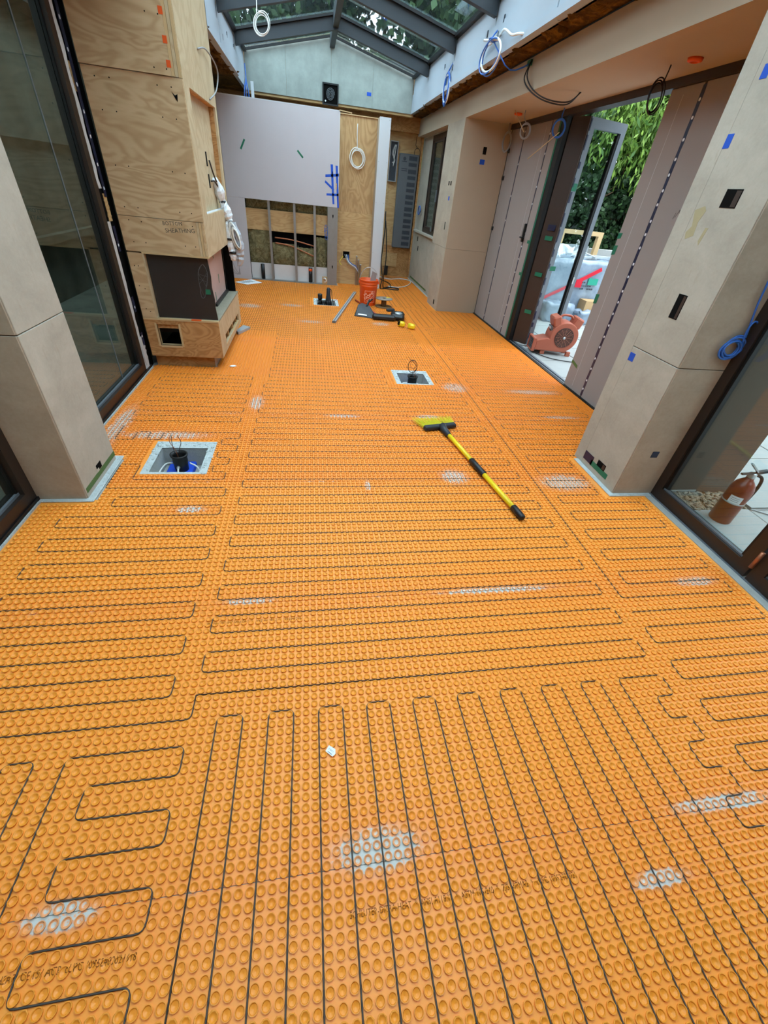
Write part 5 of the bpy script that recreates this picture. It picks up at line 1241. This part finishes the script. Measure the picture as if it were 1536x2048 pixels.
o = mb.build('pebbles', 'pebble', None, True); tag(o, 'brown river pebbles along the outside of the glass door', 'pebbles', kind='stuff')
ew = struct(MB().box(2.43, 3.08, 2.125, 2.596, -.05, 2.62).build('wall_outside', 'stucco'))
tag(MB().bar((3.06, 1.885, -.006), (3.20, 1.78, -.006), .006, .008).bar((3.05, 1.88, -.006), (3.8, 1.88, -.006), .004, .006).build('wire_stake', 'steel'), 'thin metal wire lying on the patio beside the fire extinguisher', 'wire')

# ------------------------------------------------------------------ fire extinguisher
ec = Vector((2.715, 1.80, ZG))
fe = thing('fire_extinguisher', ec, 'red fire extinguisher standing outside the glass door on the right', 'fire extinguisher')
R_ = .066
MB().lathe([(0, 0), (R_ - .004, 0), (R_, .006), (R_, .245), (R_ * .96, .262), (R_ * .80, .29), (R_ * .52, .312), (.024, .322), (.022, .335), (0, .335)], 28, ec).build('cylinder', 'extinguisher_red', fe, True)
MB().lathe([(.021, .333), (.023, .337), (.023, .362), (.016, .368), (0, .368)], 14, ec).build('valve', 'foil', fe, True)
MB().lathe([(R_ + .0012, .155), (R_ + .0012, .164)], 28, ec).build('strap_band', 'foil', fe, True)
MB().bar(ec + Vector((.025, .0, .365)), ec + Vector((-.115, -.02, .375)), .014, .010).build('carry_handle', 'black_plastic', fe)
MB().bar(ec + Vector((.03, .0, .370)), ec + Vector((-.085, -.015, .445)), .016, .008).build('squeeze_lever', 'foil', fe)
MB().bar(ec + Vector((.02, .0, .368)), ec + Vector((.085, -.005, .385)), .020, .018).build('gauge_head', 'black_plastic', fe)
MB().tube(smooth_path([ec + Vector((.02, 0, .355)), ec + Vector((.075, -.01, .335)), ec + Vector((.098, -.012, .27)), ec + Vector((.092, -.012, .18)), ec + Vector((.080, -.01, .12))]), .0095, 8).build('hose', 'dark_rubber', fe, True)
MB().tube([ec + Vector((.080, -.01, .125)), ec + Vector((.078, -.01, .05))], [.013, .015], 10).build('nozzle', 'dark_rubber', fe, True)
MB().tube([ec + Vector((.078, -.01, .055)), ec + Vector((.076, -.01, .006))], [.0135, .0135], 10).build('nozzle_tip', 'yellow_plastic', fe, True)
def curved_label(t0, t1, z0, z1, nm, mt):
    n = 8; v = []; f = []
    for i in range(n + 1):
        t = t0 + (t1 - t0) * i / n
        for z in (z0, z1): v.append((ec.x + (R_ + .0013) * math.cos(t), ec.y + (R_ + .0013) * math.sin(t), ec.z + z))
    for i in range(n): f.append((2 * i, 2 * i + 2, 2 * i + 3, 2 * i + 1))
    mesh_obj(nm, v, f, mt, fe)
curved_label(-2.95, -1.9, .165, .215, 'label', 'paper')
for k in range(3): curved_label(-2.8, -2.1, .175 + .012 * k, .179 + .012 * k, 'label_line', 'print_grey')

# ------------------------------------------------------------------ air mover
fm = thing('air_mover', (3.22, 5.3, ZG), 'orange carpet drying air mover standing in the open doorway', 'air mover')
FX_ = T(3.30, 5.36, ZG) @ rotm('Z', -.18)
def F(m): m.X = FX_; return m
cz, R0 = .235, .185
# spiral casing in the x-z plane, thickness along y
def volute(n=36):
    pts = []
    for i in range(n + 1):
        t = -PI / 2 + (1.5 * PI + .15) * i / n      # from the bottom round over the top to the left
        pts.append((R0 * math.cos(t) * (1.0), cz + R0 * math.sin(t)))
    return pts
vp = [(-.03, cz - R0)] + volute(40)[1:]
vp = [q for q in vp]
vp += [(-.21, cz - .02), (-.345, cz - .06), (-.345, cz - R0 - .0), ]
mb = F(MB()); mb.prism(vp[::1], -.115, .115, 'y'); o = mb.build('casing', 'fan_plastic', fm); b_ = o.modifiers.new('bevel', 'BEVEL'); b_.width = .028; b_.segments = 4; b_.limit_method = 'ANGLE'; b_.angle_limit = .9
mb = F(MB()); mb.ring([(-.12, .03), (.12, .03), (.12, .20), (-.12, .20)], [(-.10, .045), (.10, .045), (.10, .18), (-.10, .18)], -.385, -.34, 'x'); mb.build('outlet_flange', 'fan_plastic', fm, bevel=.008)
mb = F(MB()); mb.box(-.352, -.346, -.10, .10, .045, .18); mb.build('outlet_dark', 'fan_dark', fm)
for k in range(5): mb = F(MB()); mb.box(-.372, -.366, -.10, .10, .060 + .026 * k, .064 + .026 * k); mb.build('outlet_grill_bar', 'panel_grey', fm)
for k in range(6): mb = F(MB()); mb.box(-.372, -.366, -.09 + .034 * k, -.086 + .034 * k, .045, .18); mb.build('outlet_grill_bar', 'panel_grey', fm)
mb = F(MB()); mb.X = FX_ @ T(.0, -.116, cz) @ rotm('X', PI / 2); mb.lathe([(.122, -.004), (.122, .006), (.115, .008), (.114, .0), (0, .0)], 32); mb.build('inlet', 'fan_dark', fm)
for k in range(1, 8):
    mb = MB(); mb.X = FX_ @ T(.0, -.122, cz) @ rotm('X', PI / 2); r = .014 + .0145 * k; mb.tube([(r * math.cos(t), r * math.sin(t), 0) for t in np.linspace(0, 2 * PI, 29)[:-1]], .0026, 4, True); mb.build('inlet_ring', 'fan_grill', fm, True)
for k in range(12): mb = MB(); t = k * PI / 6; mb.X = FX_ @ T(.0, -.121, cz) @ rotm('X', PI / 2); mb.tube([(.02 * math.cos(t), .02 * math.sin(t), 0), (.118 * math.cos(t), .118 * math.sin(t), 0)], .0022, 4); mb.build('inlet_spoke', 'fan_grill', fm)
mb = MB(); mb.X = FX_ @ T(.0, -.122, cz) @ rotm('X', PI / 2); mb.lathe([(.017, 0), (.017, .006), (.010, .009), (0, .009)], 14); mb.build('hub_cap', 'foil', fm, True)
for s, xo in ((-1, -.125), (1, .125)):
    mb = F(MB()); mb.X = FX_ @ T(xo, 0, cz + .15) @ rotm('Y', s * .35); mb.cbox(-.05, .05, -.105, .105, -.03, .095, .016); mb.build('handle_horn', 'fan_plastic', fm)
mb = F(MB()); mb.tube(smooth_path([(-.09, .02, cz + .21), (-.05, .02, cz + .245), (.05, .02, cz + .245), (.09, .02, cz + .21)]), .014, 8); mb.build('handle_bar', 'fan_plastic', fm, True)
for x in (-.22, .13):
    for y in (-.08, .08): mb = F(MB()); mb.cbox(x - .03, x + .03, y - .02, y + .02, 0, .06, .006); mb.build('foot', 'fan_plastic', fm)
mb = F(MB()); mb.X = FX_ @ T(-.165, -.02, cz + .075) @ rotm('Y', -.42); mb.cbox(-.014, .004, -.06, .06, -.05, .05, .004); mb.build('switch_plate', 'panel_grey', fm)
for k, (dz, mt) in enumerate(((.02, 'white_print'), (-.02, 'fan_dark'))): mb = MB(); mb.X = FX_ @ T(-.18, -.02, cz + .075) @ rotm('Y', -.42); mb.cbox(-.006, .002, -.03, .03, dz - .014, dz + .014, .003); mb.build('switch', mt, fm)
coil('extension_cord', 'black power cord of the air mover on the pale pavers', 'black_plastic', .006, smooth_path([(3.02, 5.60, .0), (2.96, 5.48, .0), (2.97, 5.32, .0), (3.08, 5.11, .0), (3.28, 5.0, .0), (3.5, 4.95, .0)], 5), smooth_path([(3.52, 5.2, .04), (3.55, 5.1, .0), (3.4, 5.02, .0)], 5))
tag(MB().tube(loop_pts((3.60, 5.22, .03), (1, 0, 0), (0, .5, .8), .06, .045, 2, 14, .1, seed=3), .011, 6).build('green_hose', 'green_plastic', None, True), 'green hose loop half hidden behind the air mover', 'hose')

# ------------------------------------------------------------------ wrapped goods and clutter on the patio
wc = thing('wrapped_crate', (4.95, 8.0, ZG), 'large plastic wrapped crate with a red strap standing on the patio', 'crate')
mb = MB(); rd = np.random.default_rng(5)
def lumpy(x0, x1, y0, y1, z0, z1, n, amp, seed):
    rr = np.random.default_rng(seed); bm = bmesh.new(); bmesh.ops.create_cube(bm, size=1); bmesh.ops.subdivide_edges(bm, edges=bm.edges[:], cuts=n, use_grid_fill=True)
    for q in bm.verts:
        j = rr.normal(0, amp, 3); q.co = Vector((x0 + (q.co.x + .5) * (x1 - x0) + j[0], y0 + (q.co.y + .5) * (y1 - y0) + j[1], z0 + (q.co.z + .5) * (z1 - z0) + (j[2] if q.co.z > -.49 else 0)))
    return MB().bm(bm)
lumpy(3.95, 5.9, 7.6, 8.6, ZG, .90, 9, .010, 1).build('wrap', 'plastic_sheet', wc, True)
def strap(a, b, mt, w_, nm, par): MB().bar(a, b, .006, w_, (0, 0, 1)).build(nm, mt, par)
strap((4.02, 7.57, .27), (4.56, 7.57, .55), 'red_strap', .05, 'strap', wc); strap((4.56, 7.57, .55), (5.0, 7.57, .80), 'red_strap', .06, 'strap', wc)
B('strap_buckle', 'red_strap', wc, 4.58, 4.70, 7.545, 7.575, .50, .62); B('tape_patch', 'green_plastic', wc, 4.82, 5.0, 7.565, 7.58, .55, .65)
rd = random.Random(6)
for row, z, h in ((0, .47, .03), (1, .52, .018), (2, .57, .022)):
    x = 4.66 + .02 * row
    while x < 5.0 - .05 * row:
        wd = rd.uniform(.012, .035)
        if rd.random() < .75: B('smudged_print', 'panel_dark', wc, x, x + wd, 7.566, 7.574, z, z + h * rd.uniform(.6, 1))
        x += wd + .012
B('smudged_print', 'panel_dark', wc, 4.55, 4.58, 7.566, 7.574, .44, .49)
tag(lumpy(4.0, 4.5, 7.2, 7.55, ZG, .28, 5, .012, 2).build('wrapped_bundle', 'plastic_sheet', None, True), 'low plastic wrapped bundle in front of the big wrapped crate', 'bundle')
tag(B('carton', 'carton', None, 4.78, 5.05, 7.35, 7.58, ZG, .33), 'brown carton half hidden at the edge of the right cover board', 'carton')
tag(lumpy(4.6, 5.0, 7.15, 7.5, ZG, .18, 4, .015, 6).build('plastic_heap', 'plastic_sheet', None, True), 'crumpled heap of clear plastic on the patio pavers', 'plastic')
# timber frame with boards behind
tf = thing('timber_frame', (5.25, 9.0, ZG), 'pale timber frame standing behind the wrapped crate', 'frame')
for x0, x1 in ((4.80, 4.89), (5.62, 5.71)): B('post', 'lumber', tf, x0, x1, 9.0, 9.09, ZG, 1.20)
B('top_rail', 'lumber', tf, 4.80, 5.71, 9.0, 9.09, 1.20, 1.27)
wp1 = tag(B('white_panel', 'white_carton', None, 5.12, 5.42, 9.12, 9.16, ZG, 1.03), 'white sheet leaning inside the timber frame', 'sheet'); wp2 = tag(B('white_panel', 'white_carton', None, 5.44, 5.56, 9.12, 9.16, ZG, 1.02), 'narrow white sheet leaning by the timber post', 'sheet')
tag(lumpy(4.60, 5.0, 8.65, 8.95, ZG, 1.0, 5, .03, 3).build('draped_plastic', 'clear_film', None, True), 'clear plastic draped left of the timber frame', 'plastic')
ld = thing('aluminium_trestle', (5.2, 8.0, .90), 'white aluminium trestle lying on the wrapped crate', 'trestle')
for a, b in (((4.6, 7.75, .93), (5.7, 8.1, .95)), ((4.6, 8.2, .93), (5.75, 7.8, .96)), ((4.9, 7.7, .94), (5.0, 8.3, .96)), ((5.3, 7.8, .98), (5.65, 8.2, .95))): MB().bar(a, b, .045, .03).build('rail', 'white_carton', ld)
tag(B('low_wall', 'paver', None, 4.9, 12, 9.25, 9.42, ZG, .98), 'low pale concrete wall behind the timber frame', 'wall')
# dark fence and tent
fn = thing('fence', (8, 13.6, ZG), 'dark boarded fence behind the patio seen through the glass leaf', 'fence')
for k in range(18): B('fence_board', 'fence_dark', fn, 5.6 + k * .165, 5.6 + k * .165 + .158, 13.6, 13.625, ZG, 2.02)
B('fence_cap', 'fence_dark', fn, 5.55, 8.6, 13.57, 13.65, 2.02, 2.07); B('fence_rail', 'fence_dark', fn, 5.55, 8.6, 13.56, 13.6, 1.75, 1.85)
tn = thing('canopy_tent', (7.35, 15.2, ZG), 'white pitched canopy tent beyond the dark fence', 'tent')
MB().add([(7.3, 14.2, 2.45), (8.62, 14.2, 2.18), (8.62, 16.6, 2.18), (7.3, 16.6, 2.45), (7.55, 15.4, 3.05)], [(0, 1, 4), (1, 2, 4), (2, 3, 4), (3, 0, 4)]).build('roof', 'tent_white', tn)
B('valance', 'tent_white', tn, 7.2, 8.62, 14.18, 14.20, 2.0, 2.3)
for x, y in ((7.3, 14.2), (8.6, 14.2), (7.3, 16.6), (8.6, 16.6)): B('pole', 'steel', tn, x - .02, x + .02, y - .02, y + .02, ZG, 2.3)

# ------------------------------------------------------------------ trees
def tree(x, y, h, spread, mat, label, n=5000, leaf=(.16, .045), low=.15, seed=0, droop=.5, name='tree', grp='trees beyond the patio'):
    rr = np.random.default_rng(seed); t = thing(name, (x, y, ZG), label, 'tree', grp)
    mb = MB(); rd = random.Random(seed)
    top = Vector((x + rd.uniform(-.3, .3), y + rd.uniform(-.3, .3), h * .9))
    trunk = smooth_path([(x, y, ZG), (x + rd.uniform(-.1, .1), y, h * .3), (x + rd.uniform(-.2, .2), y + rd.uniform(-.2, .2), h * .6), top], 3)
    mb.tube(trunk, list(np.linspace(.035 * h / 2.5, .012, len(trunk))), 7)
    for k in range(9):
        a = rd.uniform(0, 6.28); z = h * rd.uniform(.25, .85); r = spread * rd.uniform(.5, .9); mb.tube([(x, y, z), (x + r * .5 * math.cos(a), y + r * .5 * math.sin(a), z + .25), (x + r * math.cos(a), y + r * math.sin(a), z + .35)], [.03, .02, .008], 5)
    mb.build('trunk', 'bark', t, True)
    K = 60
    ca = rr.uniform(0, 2 * PI, K); cr = spread * np.sqrt(rr.uniform(.05, 1, K)); czz = ZG + h * (low + (1 - low) * rr.uniform(0, 1, K)); shrink = np.sqrt(np.clip(1.15 - ((czz / h - .5) * 1.6) ** 2, .12, 1))
    C = np.stack([x + cr * shrink * np.cos(ca), y + cr * shrink * np.sin(ca), czz], 1)
    idx = rr.integers(0, K, n); P = C[idx] + rr.normal(0, 1, (n, 3)) * np.array([spread * .17, spread * .17, h * .055])
    d = rr.normal(0, 1, (n, 3)); d[:, 2] -= droop * 2; d /= np.linalg.norm(d, axis=1)[:, None]
    s = np.cross(d, rr.normal(0, 1, (n, 3))); s /= np.linalg.norm(s, axis=1)[:, None]
    L = leaf[0] * rr.uniform(.6, 1.3, n)[:, None]; W = leaf[1] * rr.uniform(.7, 1.2, n)[:, None]
    V_ = np.stack([P, P + d * L * .45 + s * W, P + d * L, P + d * L * .45 - s * W], 1).reshape(-1, 3) - np.array([x, y, ZG])
    me = bpy.data.meshes.new('foliage'); me.vertices.add(4 * n); me.vertices.foreach_set('co', V_.astype(np.float32).ravel())
    me.loops.add(4 * n); me.loops.foreach_set('vertex_index', np.arange(4 * n, dtype=np.int32)); me.polygons.add(n)
    me.polygons.foreach_set('loop_start', np.arange(0, 4 * n, 4, dtype=np.int32)); me.polygons.foreach_set('loop_total', np.full(n, 4, np.int32)); me.update(calc_edges=True)
    at = me.attributes.new('tint', 'FLOAT', 'FACE'); tv = np.clip(rr.normal(.45, .28, n), 0, 1); at.data.foreach_set('value', tv.astype(np.float32))
    me.materials.append(M[mat]); o = bpy.data.objects.new('foliage', me); COL.objects.link(o); o.parent = t; o['kind'] = 'stuff'; return t
tree(6.9, 10.9, 4.6, 1.0, 'leaf_bright', 'tree with bright drooping leaves at the top of the open doorway', 11000, (.17, .024), .50, 1, .9)
tree(7.9, 11.8, 5.2, 1.3, 'leaf_bright', 'leafy bright green tree right behind the drooping one', 11000, (.17, .026), .38, 2, .8)
tree(5.9, 11.6, 4.6, .9, 'leaf_mid', 'tree with mid green leaves above the glass leaf', 4200, (.20, .05), .55, 3, .6)
tree(6.35, 10.85, 2.2, .75, 'leaf_dark', 'dark evergreen shrub behind the low concrete wall', 5600, (.10, .045), .12, 4, .1, 'shrub')
tree(7.4, 11.0, 2.6, .9, 'leaf_dark', 'dark evergreen shrub at the right of the doorway view', 5600, (.11, .05), .1, 5, .1, 'shrub')
tree(8.6, 11.4, 3.0, 1.1, 'leaf_dark', 'dark evergreen shrub standing farthest right behind the patio', 5200, (.12, .055), .1, 6, .1, 'shrub')
tree(5.4, 12.4, 3.4, .8, 'leaf_dark', 'dark tall shrub in front of the boarded fence', 3600, (.12, .05), .5, 7, .1, 'shrub')
for k, (x, y, h, lb) in enumerate(((-4.5, 16.5, 8.5, 'tall tree beyond the roof at the far left of the skylight'), (-1.2, 18, 9.0, 'tall tree seen through the left skylight panes'), (2.0, 17.2, 9.0, 'tall tree behind the ridge of the skylight'), (4.6, 15.6, 8.6, 'tall tree seen through the right skylight panes'), (7.4, 17.5, 9.5, 'tall tree at the upper right beyond the skylight'))):
    tree(x, y, h, 2.3, 'leaf_mid' if k % 2 else 'leaf_dark', lb, 24000, (.22, .075), .15, 20 + k, .3, 'tree', 'tall trees beyond the roof')

# ------------------------------------------------------------------ left side yard
yl = struct(MB().box(-9, -1.62, -4, 16, -.20, -.05).build('yard_ground', 'garden_wall'))
gw = struct(empty('wall_garden', (-3.3, 5, 0)))
B('wall_body', 'garden_wall', gw, -3.5, -3.3, -4, 14, -.05, 2.9); B('wall_ledge', 'garden_wall', gw, -3.32, -3.20, -4, 14, .62, .70); B('wall_ledge', 'garden_wall', gw, -3.32, -3.24, -4, 14, 1.62, 1.70)
B('canopy', 'fence_dark', gw, -3.6, -3.0, -4, 14, 2.78, 2.9)  # unseen cover, added to keep the yard behind the left glass dark
B('wall_end', 'garden_wall', gw, -3.3, -1.64, 10.68, 10.9, -.05, 2.9)


for k, (x, y, lb) in enumerate(((12.5, -1.5, 'unseen tall tree added to shade the patio, second from the near end'), (13.2, 3.5, 'unseen tall tree added to shade the patio, third from the near end'), (12.6, 8.2, 'unseen tall tree added to shade the patio, at the far end'), (11.2, -5.5, 'unseen tall tree added to shade the patio, at the near end'), (5.2, -7.5, 'unseen tall tree added behind the camera to darken the glass leaf reflection'), (8.3, -7.2, 'unseen tall tree added at the near patio corner to darken the glass leaf reflection'))):
    tree(x, y, 8.0, 2.2, 'leaf_dark', lb, 9000, (.26, .10), .05, 40 + k, .2, 'tree', 'unseen trees added around the patio for shade and reflection')  # added out of view to shade the patio and darken the door glass reflection
